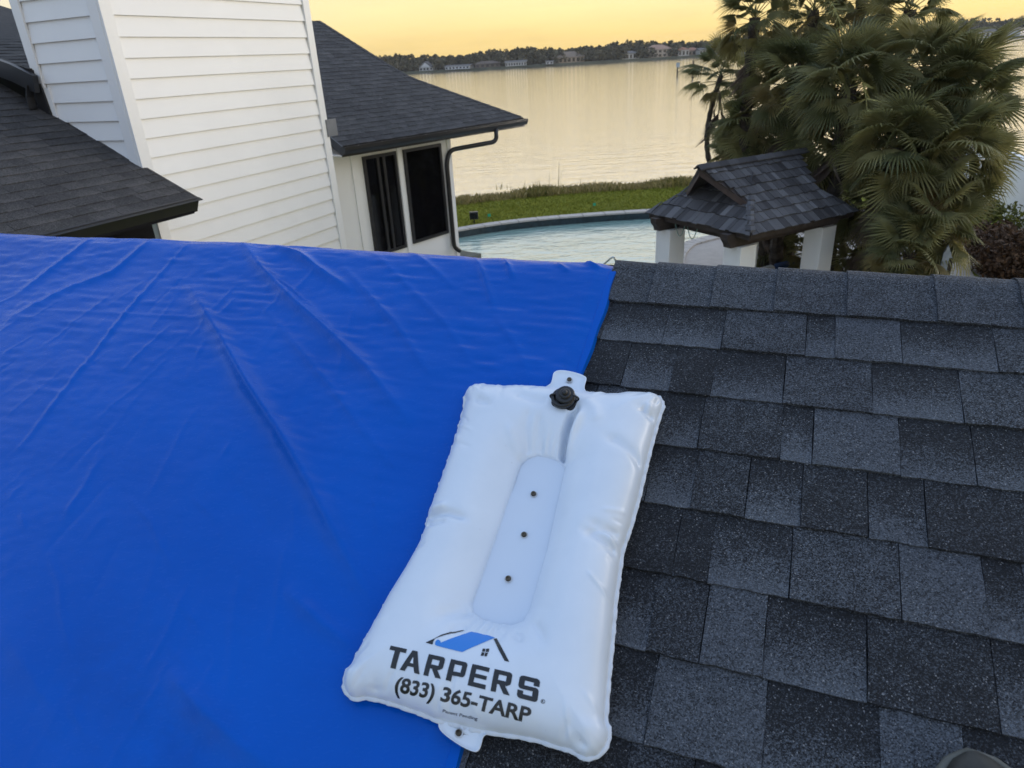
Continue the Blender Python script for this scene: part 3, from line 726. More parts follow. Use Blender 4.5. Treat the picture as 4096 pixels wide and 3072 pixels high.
# wall
OV = .55
WW = E1 - WR * OV
def ww(px, py): q = hit(px, py, WR, WW) - WW; return q @ WU, q[2] + WW[2]
xc, zbase = ww(1838, 1022); zsof = E1[2] - .14
WX0 = -1.6
print('wing', xc, zbase, zsof, GL, k1_, ap, fe)
def wbox(x0, x1, d0, d1, z0, z1):
    q = [WW + WU * x0 - WR * d0, WW + WU * x1 - WR * d0, WW + WU * x1 - WR * d1, WW + WU * x0 - WR * d1]
    lo = [np.array([p[0], p[1], z0]) for p in q]; return MB().hexa(lo, [np.array([p[0], p[1], z1]) for p in q])
wbox(WX0, xc, .0, 4.0, zbase, zsof).build('wing_wall', M_STUC, house)
wbox(WX0, xc + .35, -.3, 4.0, .0, zbase - .002).build('wing_plinth', pave('plinth_concrete', (.16, .17, .15)), house)
q0 = E1 - WR * .1; 
mb = MB(); mb.box(E1 + WU * GL / 2 - WR * (.10 + 1.2) - Z3 * .135, WU, WR, Z3, GL / 2, 1.2, .01); mb.build('soffit', M_STUC, wroof)
def window(pxs, label=None, mull=()):
    (x0, z0), (x1, z1) = ww(*pxs[0]), ww(*pxs[1])           # bottom left, bottom right in photo pixels
    zb_ = (z0 + z1) / 2; zt = zsof - .12
    c = lambda x, z, d=0: np.array([*(WW + WU * x + WR * d)[:2], z])
    fr = MB(); w_ = .055
    for (a, b, lo, hi) in ((x0, x0 + w_, zb_, zt), (x1 - w_, x1, zb_, zt), (x0 + w_, x1 - w_, zb_, zb_ + w_), (x0 + w_, x1 - w_, zt - w_, zt)):
        fr.box(c((a + b) / 2, (lo + hi) / 2, .012), WU, WR, Z3, (b - a) / 2, .03, (hi - lo) / 2)
    f_ = fr.build('window', M_BLACK, house)
    MB().box(c((x0 + x1) / 2, (zb_ + zt) / 2, .004), WU, WR, Z3, (x1 - x0) / 2 - w_, .006, (zt - zb_) / 2 - w_).build('pane', M_GLASS, f_)
    for m_ in mull:
        xm = x0 + (x1 - x0) * m_
        MB().box(c(xm, (zb_ + zt) / 2, .018), WU, WR, Z3, .03, .022, (zt - zb_) / 2 - w_).build('mullion', M_BLACK, f_)
    return f_
window([(1500, 1021), (1624, 993)], mull=(.42, .6))
window([(1652, 985), (1790, 921)])
for xa in (ww(1478, 1020)[0] - .08, (ww(1624, 993)[0] + ww(1652, 985)[0]) / 2, xc - .05):
    wbox(xa - .05, xa + .05, -.02, -.001, zbase, zsof).build('pilaster', M_STUC, house)
# downspout
gl = lambda px, py: hit(px, py, WR, E1 - WR * .045)
wlh = lambda px, py, o=.055: hit(px, py, WR, WW + WR * o)
p0 = gl(1984, 517); p1 = gl(1985, 545)
pa = wlh(1800, 600); dn_x = ww(1783, 640)[0]
pb = wlh(1784, 622); pc = wlh(1828, 985); pc = np.array([*pb[:2], pc[2]]); pd = pc + WR * .07 + WU * .1 - Z3 * .1
def rounded(P, r_=.07, n_=5):
    o = [P[0]]
    for i in range(1, len(P) - 1):
        a = P[i] + (P[i - 1] - P[i]) / np.linalg.norm(P[i - 1] - P[i]) * min(r_, .45 * np.linalg.norm(P[i - 1] - P[i])); b = P[i] + (P[i + 1] - P[i]) / np.linalg.norm(P[i + 1] - P[i]) * min(r_, .45 * np.linalg.norm(P[i + 1] - P[i]))
        for k in range(n_ + 1): t_ = k / n_; o.append((1 - t_) ** 2 * a + 2 * t_ * (1 - t_) * P[i] + t_ * t_ * b)
    return o + [P[-1]]
path = rounded([E1 + WU * ((p0 - E1) @ WU) - WR * .045 - Z3 * .10, p1 - Z3 * .10, pa, pb + Z3 * -.12, pc, pd], .12)
MB().tube(path, .045, 10).build('downspout', M_BLACK, house, smooth=True)

# ================================================================== BLUE TARP
TE = -.392                                              # its right edge runs straight up the slope
t = NT('blue_tarp_sheet'); P = t.pos()
wea = t.n('ShaderNodeTexWave'); wea.inputs['Scale'].default_value = 260; t.l(t.pos(None, (0, 0, rad(22))), wea.inputs[0])
nz1 = t.noise(2.2, 4, .6, P); nz2 = t.noise(55, 4, .65, t.pos((1, 3, 3), (0, 0, rad(22))))
cc = t.ramp(nz1, [(.25, (.0, .072, .40)), (.75, (.0, .090, .47))])
wet = t.n('ShaderNodeAttribute', attribute_name='tone')
wf = t.math('MULTIPLY', wet.outputs['Fac'], t.rng(t.noise(11, 6, .75, P), .35, .62, 0, 1))
cc = t.mix(t.math('MULTIPLY', wf, .22), cc, (.003, .035, .20))
scr = t.rng(t.noise(24, 6, .8, t.pos((.6, 6, 6), (0, 0, rad(40)))), .70, .86, 0, .22)
cc = t.mix(scr, cc, (.0, .15, .58))
nm = t.bump(wea.outputs['Fac'], .05, .0008); nm = t.bump(nz2, .10, .0025, nm)
M_TARP = t.fin(cc, t.rng(nz2, .3, .7, .20, .30), nm, .12)
t = NT('blue_tarp_hem'); M_HEM = t.fin((.0, .085, .45), .4, t.bump(t.noise(120, 3, .6, t.pos()), .1, .001), .08)

folds = [  # polylines in photo pixels, height (m), half width (m)
    ([(782, 1178), (915, 1391), (1034, 1596), (1154, 1775), (1260, 1961), (1400, 2230), (1500, 2420)], .0075, .020),
    ([(981, 999), (1094, 1139), (1193, 1238), (1293, 1324), (1480, 1500), (1640, 1700)], .006, .016),
    ([(1094, 1006), (1220, 1059), (1286, 1105), (1420, 1190)], .005, .013),
    ([(776, 999), (696, 1079), (550, 1245), (431, 1397), (298, 1570), (99, 1828)], .0035, .010),
    ([(643, 973), (464, 1112), (285, 1178), (60, 1300)], .006, .022),
    ([(400, 965), (250, 1080), (90, 1200)], .005, .02),
    ([(106, 1258), (530, 1281), (895, 1304), (1326, 1344)], .0018, .006),
    ([(995, 1052), (1160, 1185), (1300, 1290)], .003, .007),
    ([(1164, 2374), (1302, 2504), (1448, 2618)], .006, .016),
    ([(520, 2000), (627, 2105), (650, 2170), (716, 2293)], .0022, .005),
    ([(220, 2236), (268, 2358), (272, 2464), (313, 2643)], .0022, .005),
    ([(690, 2594), (830, 2732)], .002, .005), ([(301, 2813), (370, 2944)], .002, .005), ([(110, 2060), (128, 2140)], .002, .005),
    ([(780, 2005), (895, 2100)], .002, .005), ([(680, 2365), (850, 2545)], .002, .005),
    ([(700, 2700), (870, 2880), (1000, 3000), (1110, 3072)], .008, .022),
    ([(1640, 1010), (1740, 1100), (1830, 1180)], .004, .011), ([(1900, 1040), (1935, 1110), (1985, 1260)], .004, .010),
    ([(2020, 1050), (2060, 1140)], .0045, .010), ([(2230, 1070), (2275, 1110)], .006, .009), ([(2348, 1058), (2395, 1092)], .010, .010),
    ([(1500, 1030), (1620, 1150), (1800, 1330), (1900, 1480)], .0035, .012), ([(1380, 1090), (1600, 1330), (1730, 1520)], .004, .014),
    ([(1990, 1290), (2080, 1420), (2120, 1520)], .003, .012), ([(1060, 1240), (1330, 1560), (1480, 1760), (1600, 1900)], .0035, .013),
    ([(200, 1330), (420, 1480), (700, 1620)], -.003, .05), ([(900, 1900), (1150, 2200)], -.004, .05), ([(30, 2500), (300, 2950)], .004, .04)]
da = np.concatenate([np.arange(-4.6, -2.9, .03), np.arange(-2.9, TE, .0058), [TE]])
db = np.concatenate([np.arange(-2.0, -.25, .05), np.arange(-.25, RIDGE - .06, .0058), np.linspace(RIDGE - .06, RIDGE, 14)])
A_, B_ = np.meshgrid(da, db, indexing='ij')
Hh = np.full(A_.shape, .014)
for fi, (pl, amp, w) in enumerate(folds):
    amp = amp * (3.0 if fi in (0, 1, 2) else 1.8 if fi in (8, 16, 18, 19, 23, 25) else 1.2); w = w * (1.3 if fi in (0, 1, 2, 8, 16) else 1.0)
    L = [rloc(x, y) for x, y in pl]; d, al = seg_dist(A_, B_, L)
    tp = np.clip(np.minimum(al, 1 - al) * 6, 0, 1) ** .7
    Hh += 1.15 * amp * (.55 * np.exp(-(d / w) ** 2) + .45 * np.exp(-np.abs(d) / (.45 * w))) * (.25 + .75 * tp) * (.75 + .5 * vnoise(al * 5, d * 0, 3))
rf = random.Random(3)
for k in range(130):                                     # fine short creases fanning out from the ridge
    x0 = rf.uniform(-2.8, TE - .06); y0 = rf.uniform(.15, RIDGE - .05); fan = (x0 + 1.55) * .55 + rf.uniform(-.35, .35); ln = rf.uniform(.05, .30)
    L = [(x0 + fan * q * ln * -1 * (-1) + rf.uniform(-.006, .006), y0 - q * ln) for q in np.linspace(0, 1, 5)]
    d, al = seg_dist(A_, B_, L); Hh += rf.choice((1, 1, -.7)) * rf.uniform(.0008, .0028) * np.exp(-np.abs(d) / rf.uniform(.003, .007)) * np.clip(np.minimum(al, 1 - al) * 5, 0, 1)
# puckers across the pull, and slow sag over the courses below
pk = vnoise(A_ * 16 + B_ * 4, B_ * 62, 5) * vnoise(A_ * 5, B_ * 4, 6)
Hh += .0062 * pk * np.clip((B_ - .2) / .8, .25, 1)
Hh += .0024 * vnoise(A_ * 40, B_ * 110, 8) * vnoise(A_ * 3.1 + 7, B_ * 3.7, 9)
Hh += .010 * (vnoise(A_ * 1.7, B_ * 2.3, 11) - .5) + .004 * (vnoise(A_ * 6, B_ * 5, 12) - .5)
Hh += .0025 * np.abs(((1.283 - B_) / EXPO) % 1.0 - .5)
edge = np.clip((TE - A_) / .05, 0, 1); Hh = Hh * (.35 + .65 * edge) + .006
Hh = np.maximum(Hh, .0145 * 1.0)
V = RP0 + A_[..., None] * RR + B_[..., None] * RU + Hh[..., None] * RN
# round the top over the caps and drop it down the far side
rb = .075; kk = np.clip((B_ - (RIDGE - rb)) / rb, 0, 1)
V = V - Z3 * (kk ** 2 * .020)[..., None]
lf_ = np.clip((-A_ - .5) / .9, 0, 1); bulge = (.008 * vnoise(A_ * 3.0, A_ * 0, 21) + .006 * lf_) * np.exp(-((B_ - RIDGE) / .11) ** 2) * (.3 + .7 * lf_)
V = V + Z3 * bulge[..., None]
top_row = V[:, -1]
rows = []
for s_ in (.02, .05, .1, .2, .5, 1.0, 1.6):
    rows.append(top_row + FU * s_ - Z3 * (.004 if s_ > .03 else 0) )
V = np.concatenate([V, np.stack(rows, 1)], 1)
wetc = rloc(560, 2870); wet_t = np.zeros(V.shape[:2])
wp = [rloc(x, y) for x, y in ((420, 2660), (520, 2760), (620, 2900), (760, 3060))]
dW, _ = seg_dist(A_, B_, wp); wet_t[:, :B_.shape[1]] = np.clip(1.15 - dW / .11, 0, 1)
tarp = thing('tarp', RL(-2, 0), 'wrinkled bright blue tarp draped over the roof ridge', 'tarp')
mb = MB(); mb.grid(V); tb = mb.build('sheet', M_TARP, tarp, smooth=True, tone=wet_t.ravel())
# hem: a flat folded strip along the right edge, turned up into a fold where it meets the ridge
hb = np.concatenate([np.linspace(-2.0, RIDGE - .05, 150)]); hA = np.array([TE - .017, TE - .015, TE - .005, TE + .001, TE + .004])
hz = np.array([.0, .004, .0062, .0075, -.012]); G = np.zeros((len(hA), len(hb), 3))
ic = [np.argmin(abs(db - b)) for b in hb]; ia = len(da) - 4
for i in range(len(hA)):
    base = np.array([Hh[ia, k] for k in ic]); base = np.convolve(np.pad(base, 4, 'edge'), np.ones(9) / 9, 'valid')
    hh = base + .0004 + hz[i] * .30 if i < 4 else np.full(len(hb), .004)
    wv = .0022 * np.sin(hb * 17) + .0015 * np.sin(hb * 41 + 1)
    G[i] = RP0 + (hA[i] + (wv if i > 1 else 0))[:, None] * RR + hb[:, None] * RU + hh[:, None] * RN if isinstance(wv, np.ndarray) and i > 1 else RP0 + np.full(len(hb), hA[i])[:, None] * RR + hb[:, None] * RU + hh[:, None] * RN
mb = MB(); mb.grid(G); mb.build('hem', M_HEM, tarp, smooth=False)
# ================================================================== INFLATABLE WEIGHT
PZ = .050
ZS = .036                                               # seam height over the roof
PXO = [(1864, 1607), (1862, 1588), (1876, 1564), (1907, 1550), (1946, 1547), (1963, 1553), (2038, 1558), (2100, 1560), (2160, 1562), (2250, 1572), (2340, 1582), (2390, 1587), (2438, 1591), (2477, 1590), (2510, 1583), (2568, 1583), (2607, 1585), (2631, 1591), (2648, 1607), (2650, 1629), (2640, 1653),
       (2626, 1699), (2607, 1767), (2583, 1863), (2554, 1988), (2520, 2110), (2487, 2204), (2470, 2330), (2460, 2400), (2447, 2556), (2434, 2691), (2424, 2806), (2419, 2884), (2432, 2920), (2434, 2946), (2421, 2988), (2390, 3021), (2348, 3032), (2317, 3019), (2286, 2998),
       (2234, 2985), (2156, 2959), (2078, 2943), (2000, 2933), (1900, 2915), (1800, 2890), (1748, 2878), (1688, 2852), (1584, 2816), (1522, 2798), (1464, 2787), (1428, 2794), (1402, 2785), (1384, 2759), (1380, 2722), (1389, 2691), (1407, 2673),
       (1454, 2587), (1501, 2504), (1558, 2400), (1630, 2285), (1685, 2185), (1712, 2109), (1719, 2066), (1729, 2041), (1743, 2003), (1772, 1921), (1811, 1810), (1840, 1713), (1859, 1641)]
OUT = np.array([rloc(x, y, ZS) for x, y in PXO])
PPX = [(2112, 1834), (2150, 1822), (2200, 1832), (2240, 1846), (2262, 1872), (2256, 1900), (2190, 2200), (2120, 2440), (2095, 2485), (2050, 2502), (1990, 2495), (1930, 2478), (1892, 2450), (1886, 2418), (1980, 2160), (2070, 1890), (2084, 1855)]
PAN = np.array([rloc(x, y, PZ) for x, y in PPX])
def inside(A, B, poly):
    r_ = np.zeros(A.shape, bool); n_ = len(poly)
    for i in range(n_):
        (x1, y1), (x2, y2) = poly[i], poly[(i + 1) % n_]
        c = ((y1 > B) != (y2 > B)) & (A < (x2 - x1) * (B - y1) / (y2 - y1 + 1e-15) + x1); r_ ^= c
    return r_
pcx = PAN.mean(0)
wr = [([(2300, 1640), (2262, 1720), (2238, 1800), (2226, 1835)], -.024, .0075), ([(2325, 1650), (2285, 1730), (2255, 1800)], .007, .010),
      ([(1700, 2045), (1790, 2050), (1860, 2075)], -.007, .008), ([(1690, 2075), (1780, 2085)], -.006, .007), ([(1715, 2020), (1780, 2022)], .004, .007),
      ([(2500, 2210), (2430, 2160), (2340, 2120)], -.008, .009), ([(2515, 2160), (2440, 2110), (2360, 2090)], -.005, .009), ([(2500, 2180), (2430, 2132)], .005, .006),
      ([(2580, 1850), (2520, 1790), (2430, 1745)], -.006, .010), ([(2120, 1640), (2100, 1700), (2105, 1790)], -.004, .010), ([(2160, 1660), (2150, 1740), (2150, 1800)], -.004, .008),
      ([(2040, 1700), (2055, 1760), (2080, 1810)], .004, .010), ([(1900, 1580), (1925, 1600), (1960, 1610)], -.006, .010), ([(2630, 1640), (2590, 1625), (2560, 1610)], -.008, .010), ([(2600, 1590), (2590, 1620)], .004, .008),
      ([(1750, 2460), (1830, 2420), (1890, 2415)], -.005, .012), ([(1800, 2520), (1860, 2490)], -.004, .010), ([(2130, 2480), (2160, 2530), (2170, 2570)], -.004, .009), ([(2300, 2990), (2310, 2960), (2330, 2940)], -.006, .012), ([(1450, 2780), (1470, 2750), (1480, 2720)], -.006, .012),
      ([(2060, 1570), (2130, 1600), (2190, 1610)], -.005, .012), ([(2340, 1590), (2380, 1640), (2390, 1690)], .004, .012), ([(1990, 2510), (1985, 2560)], -.004, .008), ([(2060, 2512), (2080, 2560)], -.004, .008)]
_rw = random.Random(11)
_cO = OUT.mean(0)
EDGEW = []
for k in range(64):                                      # short puckers running in from the welded edge
    i_ = _rw.randrange(len(OUT)); p_ = OUT[i_] * (1 - (u_ := _rw.random())) + OUT[(i_ + 1) % len(OUT)] * u_; d_ = _cO - p_; d_ = d_ / np.linalg.norm(d_); d_ = d_ + np.array([_rw.gauss(0, .35), _rw.gauss(0, .35)])
    l_ = _rw.uniform(.02, .055); EDGEW.append(([p_ + d_ * .004, p_ + d_ * l_ * .5, p_ + d_ * l_], _rw.choice((-1, -1, 1)) * _rw.uniform(.0008, .0024), _rw.uniform(.003, .006)))
WRL = EDGEW + [([rloc(x, y, .09) for x, y in pl], a, w) for pl, a, w in wr]
def bagh(A, B, full=True):
    A = np.asarray(A, float); B = np.asarray(B, float)
    de, al = seg_dist(A, B, OUT, True); dp, ap_ = seg_dist(A, B, PAN, True); ins = inside(A, B, PAN)
    W = de + dp; q = np.clip(de / W, 0, 1)
    amp = np.minimum(.5 * W, .060) * .98
    qq = 1 - q                                            # 0 at the outline, rising to the crown, down to the welded panel
    prof = np.sqrt(np.clip(1 - np.abs(2 * q - 1) ** 2.3, 0, 1))
    inner = np.clip(dp / .055, 0, 1); inner = inner * inner * (3 - 2 * inner)
    sn = .35 * prof + .65 * np.sin(math.pi * np.clip(1 - q, 0, .5))
    h = np.where(q > .5, PZ + (ZS + amp - PZ) * sn, ZS + amp * prof)
    if full:
        for L, a, w in WRL:
            d, s_ = seg_dist(A, B, L); h = h + 1.35 * a * np.exp(-(d / w) ** 2) * np.clip(np.minimum(s_, 1 - s_) * 5 + .35, 0, 1) * np.clip(de / .012, 0, 1) * np.clip(dp / .01, 0, 1)
        ph = np.arctan2(B - pcx[1], (A - pcx[0]) * 2.4)
        endw = np.clip(np.abs(np.sin(ph)), 0, 1) ** 6
        h = h + .0016 * np.cos(ph * 34) * np.exp(-((dp - .018) / .020) ** 2) * endw
        h = h + .0011 * (vnoise(al * 120, al * 0, 41) - .5) * np.exp(-(de / .012) ** 2)
    h = np.where(ins, PZ + .001 + .004 * (vnoise(A * 22, B * 22, 31) - .5), h)
    return h
def pix2bag(px, py):
    z = .09
    for _ in range(8):
        a, b = rloc(px, py, z); z = .5 * z + .5 * float(bagh(np.array([a]), np.array([b]), False)[0])
    return a, b
def resample(P, n_):
    P = np.asarray(P); d = np.r_[0, np.cumsum(np.linalg.norm(np.diff(P, axis=0), axis=1))]; s_ = np.linspace(0, d[-1], n_); return np.stack([np.interp(s_, d, P[:, 0]), np.interp(s_, d, P[:, 1])], 1)
cs = lambda n_: .5 - .5 * np.cos(np.linspace(0, math.pi, n_))
# rings between outline and panel follow the tube; the panel itself is a separate flat piece
NR, NP_ = 60, 760
Or = resample(np.vstack([OUT, OUT[:1]]), NP_ + 1)[:-1]
ang = lambda P: np.unwrap(np.arctan2(P[:, 1] - pcx[1], P[:, 0] - pcx[0]))
Pr = resample(np.vstack([PAN, PAN[:1]]), 1201)[:-1]
def match(Or, Pr):
    """pair outline points with panel points: each outline point takes the panel point at the same fraction of perimeter measured from the four corners"""
    def corners(P, k):
        c = P.mean(0); e1 = np.array([OUT[18] - OUT[2]])[0]; e1 = e1 / np.linalg.norm(e1); e2 = np.array([-e1[1], e1[0]])
        x = (P - c) @ e1; y = (P - c) @ e2; s1 = np.ptp(x); s2 = np.ptp(y)
        return [int(np.argmax(-x / s1 + y / s2)), int(np.argmax(x / s1 + y / s2)), int(np.argmax(x / s1 - y / s2)), int(np.argmax(-x / s1 - y / s2))]
    co, cp = corners(Or, 0), corners(Pr, 0); n1, n2 = len(Or), len(Pr); R_ = np.zeros((n1, 2))
    for k in range(4):
        a, b = co[k], co[(k + 1) % 4]; c, d = cp[k], cp[(k + 1) % 4]
        La = (b - a) % n1; Lc = (d - c) % n2
        for i in range(La): R_[(a + i) % n1] = Pr[int(round(c + Lc * i / La)) % n2]
    return R_
Pm = match(Or, Pr)
fr = cs(NR)
GA = Or[None] * (1 - fr[:, None, None]) + Pm[None] * fr[:, None, None]
hh = bagh(GA[..., 0], GA[..., 1])
hh[0] = ZS; hh[-1] = PZ - .0005
Vt = RP0 + GA[..., :1] * RR + GA[..., 1:] * RU + hh[..., None] * RN
mb = MB(); nP = NP_
def ring_faces(base, rows_, n_): return [(base + i * n_ + k, base + i * n_ + (k + 1) % n_, base + (i + 1) * n_ + (k + 1) % n_, base + (i + 1) * n_ + k) for i in range(rows_ - 1) for k in range(n_)]
mb.v = [tuple(q) for q in Vt.reshape(-1, 3)]; mb.f = [tuple(reversed(f)) for f in ring_faces(0, NR, nP)]
fb_ = np.linspace(0, 1, 9); base = len(mb.v)              # the belly underneath
for f in fb_:
    xy = Or * (1 - .45 * f) + Pm * .45 * f; z = ZS - (ZS - .012) * math.sqrt(1 - (1 - f) ** 2)
    mb.v += [tuple(RP0 + xy[i, 0] * RR + xy[i, 1] * RU + z * RN) for i in range(nP)]
mb.f += ring_faces(base, 9, nP) + [tuple(range(base + 8 * nP + nP - 1, base + 8 * nP - 1, -1))[::-1]]
t = NT('white_vinyl'); P = t.pos()
cv = t.ramp(t.noise(7, 4, .6, P), [(.3, (.60, .665, .75)), (.7, (.66, .72, .80))])
grime = t.rng(t.noise(160, 2, .5, P), .74, .80, 0, .35); cv = t.mix(grime, cv, (.35, .36, .38))
M_VIN = t.fin(cv, .30, t.bump(t.noise(30, 3, .6, P), .05, .002), .5); t.b.inputs['Subsurface Weight'].default_value = .0
t = NT('white_vinyl_panel'); M_VINP = t.fin((.58, .65, .75), .5, t.bump(t.noise(22, 3, .6, t.pos()), .08, .003), .45)
t = NT('weld_seam_vinyl'); M_SEAM = t.fin((.58, .64, .73), .35, None, .5)
bag = thing('inflatable_weight', RL(-.42, .55), 'white inflated vinyl hold-down pillow with printed logo screwed over the tarp edge', 'inflatable pillow')
mb.build('body', M_VIN, bag, smooth=True)
# welded centre panel and its rim
mb = MB(); pz = [RL(a, b, .0352) for a, b in PAN * .985 + pcx * .015]
gx = np.linspace(0, 1, 14); ring = [resample(np.vstack([PAN, PAN[:1]]), 121)[:-1] * (1 - f) + pcx * f for f in gx]
G = np.array([[RL(a, b, PZ - .0005 + .0035 * (vnoise(np.array([a * 25]), np.array([b * 25]), 33)[0] - .5) + .002 * gx[i]) for a, b in ring[i]] for i in range(14)])
mb.v = [tuple(q) for q in G.reshape(-1, 3)]; mb.f = [tuple(reversed(f)) for f in ring_faces(0, 14, 120)]
mb.build('centre_panel', M_VINP, bag, smooth=True)
rim = resample(np.vstack([PAN, PAN[:1]]), 121)[:-1]
mb = MB(); pth = [RL(a, b, PZ + .0002) for a, b in rim]; mb.tube(pth + pth[:2], .0016, 6, False); mb.build('panel_weld', M_SEAM, bag, smooth=True)
# welded flange round the outside
fl_ = resample(np.vstack([OUT, OUT[:1]]), 361)[:-1]; c0 = OUT.mean(0)
tn_ = np.roll(fl_, -1, 0) - np.roll(fl_, 1, 0); tn_ /= np.linalg.norm(tn_, axis=1)[:, None]; nrm = np.stack([-tn_[:, 1], tn_[:, 0]], 1)
sg = np.sign(((fl_ - c0) * nrm).sum(1)); sgm = 1 if sg.mean() > 0 else -1
ii = np.arange(360); wob = .0012 * np.sin(ii * 1.3) + .0009 * np.sin(ii * 2.9 + 1)
o_ = fl_ + nrm * sgm * (.0055 + wob * .6)[:, None]; i_ = fl_ - nrm * sgm * .004
mb = MB()
for arr, z in ((i_, ZS + .004), (fl_, ZS + .0022), (o_, ZS + .0012), (o_, ZS - .0012), (i_, ZS - .003)):
    mb.v += [tuple(RL(a, b, z + wob[k] * 1.2)) for k, (a, b) in enumerate(arr)]
mb.f = ring_faces(0, 5, 360); mb.build('seam_flange', M_SEAM, bag, smooth=True)
def plate(name, pxs, zoff, root_px, thick=.0016, mat=M_VIN):
    """a flat welded tab lying from the seam down onto the roof"""
    L = np.array([rloc(x, y, zoff) for x, y in pxs]); L = np.array(smooth_loop(L, 3)); rt = np.array([rloc(x, y, ZS) for x, y in root_px]); rc = rt.mean(0)
    cen = L.mean(0); rings = [cen + (L - cen) * f for f in (1, .93, .9, .6, .3, .05)]
    mb = MB(); n_ = len(L)
    dmax = max(np.linalg.norm(q - rc) for q in L)
    for lay in (0, 1):
        for ri, R_ in enumerate(rings):
            for (a, b) in R_:
                d, _ = seg_dist(np.array([a]), np.array([b]), rt); k = np.clip(d[0] / .05, 0, 1)
                z = (ZS + .001) * (1 - k) ** 1.6 + (zoff) * (1 - (1 - k) ** 1.6) + (.0014 if ri < 2 else 0)
                mb.v.append(tuple(RL(a, b, z - lay * thick - (.001 if lay else 0))))
    R6 = len(rings); top = ring_faces(0, R6, n_); mb.f = [tuple(reversed(f)) for f in top] + ring_faces(R6 * n_, R6, n_) + [(k, (k + 1) % n_, R6 * n_ + (k + 1) % n_, R6 * n_ + k) for k in range(n_)]
    mb.f += [tuple((R6 - 1) * n_ + k for k in range(n_))]
    return mb.build(name, mat, bag, smooth=True)
plate('tab', [(2175, 1562), (2202, 1537), (2209, 1516), (2214, 1494), (2226, 1485), (2245, 1482), (2279, 1486), (2317, 1496), (2341, 1507), (2346, 1518), (2339, 1545), (2342, 1564), (2362, 1588), (2300, 1600), (2230, 1590)], .034, [(2190, 1566), (2350, 1584)])
plate('tab', [(1748, 2872), (1755, 2899), (1761, 2920), (1787, 2946), (1844, 2985), (1896, 3008), (1917, 3001), (1927, 2977), (1938, 2946), (1968, 2930), (1900, 2905), (1820, 2880)], .034, [(1748, 2876), (1960, 2932)])
M_SCREW = simple('weathered_screw', (.075, .062, .045), .45, .3, 90, 0, 60, .5, .7); M_WASH = simple('steel_washer', (.5, .5, .5), .35, .1, 40, 0, 60, .5, .8)
for px, py, z in ((2278, 1521, .0365), (2135, 1978, PZ + .002), (2097, 2141, PZ + .002), (2034, 2317, PZ + .002), (1836, 2933, .0365)):
    a, b = rloc(px, py, z); c = RL(a, b, z)
    s_ = MB().lathe(c, RN, [(.0052, 0), (.0054, .003), (.0046, .0055), (.0018, .0068), (.0016, .0052), (.0003, .0050)], 14).build('screw', M_SCREW, bag, smooth=False)
    MB().lathe(c, RN, [(.0072, -.001), (.0074, .0008), (.0053, .0014)], 16).build('washer', M_WASH, s_)
# valve with its tethered cap
va, vb = pix2bag(2257, 1604); vz = float(bagh(np.array([va]), np.array([vb]), False)[0]) - .004; vc = RL(va, vb, vz); vx = RN * .93 + RU * -.10; vx /= np.linalg.norm(vx)
M_VALVE = simple('black_valve_plastic', (.012, .012, .013), .38, .15, 40)
val = MB().lathe(vc, vx, [(.0270, -.02), (.0275, .004), (.0262, .007), (.0215, .008), (.0215, .011), (.0245, .012), (.0250, .019), (.0235, .021), (.019, .021), (.0185, .014), (.002, .014)], 28).build('valve', M_VALVE, bag, smooth=False)
MB().lathe(vc + vx * -.004, vx, [(.0305, -.012), (.0315, .003), (.0300, .006), (.0276, .005)], 28).build('valve_collar', M_VIN, bag, smooth=True)
kc = vc + vx * .016 + RR * .004 + RU * .004; kx_ = vx + RR * .12 + RU * -.15; kx_ /= np.linalg.norm(kx_)
MB().lathe(kc, kx_, [(.017, 0), (.0195, .003), (.0200, .010), (.0180, .0125), (.0125, .013), (.0120, .016), (.0100, .018), (.0065, .0185), (.006, .022), (.0035, .0245), (.0005, .025)], 24).build('cap', M_VALVE, val, smooth=False)
for s_ in (-1, 1):
    a0 = vc + RR * .024 * s_ + vx * .006; a1 = kc + RR * .016 * s_ + kx_ * .010
    md = (a0 + a1) / 2 + RR * .012 * s_ + vx * .006
    pp_ = [(1 - k) ** 2 * a0 + 2 * k * (1 - k) * (md + RR * .008 * s_) + k * k * a1 for k in np.linspace(0, 1, 9)]
    MB().tube(pp_, .0022, 6).build('strap', M_VALVE, val, smooth=True)

# ---- print on the vinyl: logo and lettering, laid on the curved surface
t = NT('black_print'); M_INK = t.fin((.012, .013, .015), .28, None, .5)
t = NT('blue_print'); M_INKB = t.fin((.028, .20, .62), .30, None, .5)
ZB = lambda x, y: (1350 + .5199 * x, 2400 + .5197 * y)      # coordinates read off an enlarged view of the print
def cut_grid(bm, sx, sy):
    xs = [v.co.x for v in bm.verts]; ys_ = [v.co.y for v in bm.verts]
    for ax, lo, hi, st in ((0, min(xs), max(xs), sx), (1, min(ys_), max(ys_), sy)):
        k = math.floor(lo / st) + 1
        while k * st < hi:
            co = Vector((k * st, 0, 0)) if ax == 0 else Vector((0, k * st, 0)); no = Vector((1, 0, 0)) if ax == 0 else Vector((0, 1, 0))
            bmesh.ops.bisect_plane(bm, geom=bm.verts[:] + bm.edges[:] + bm.faces[:], plane_co=co, plane_no=no); k += 1
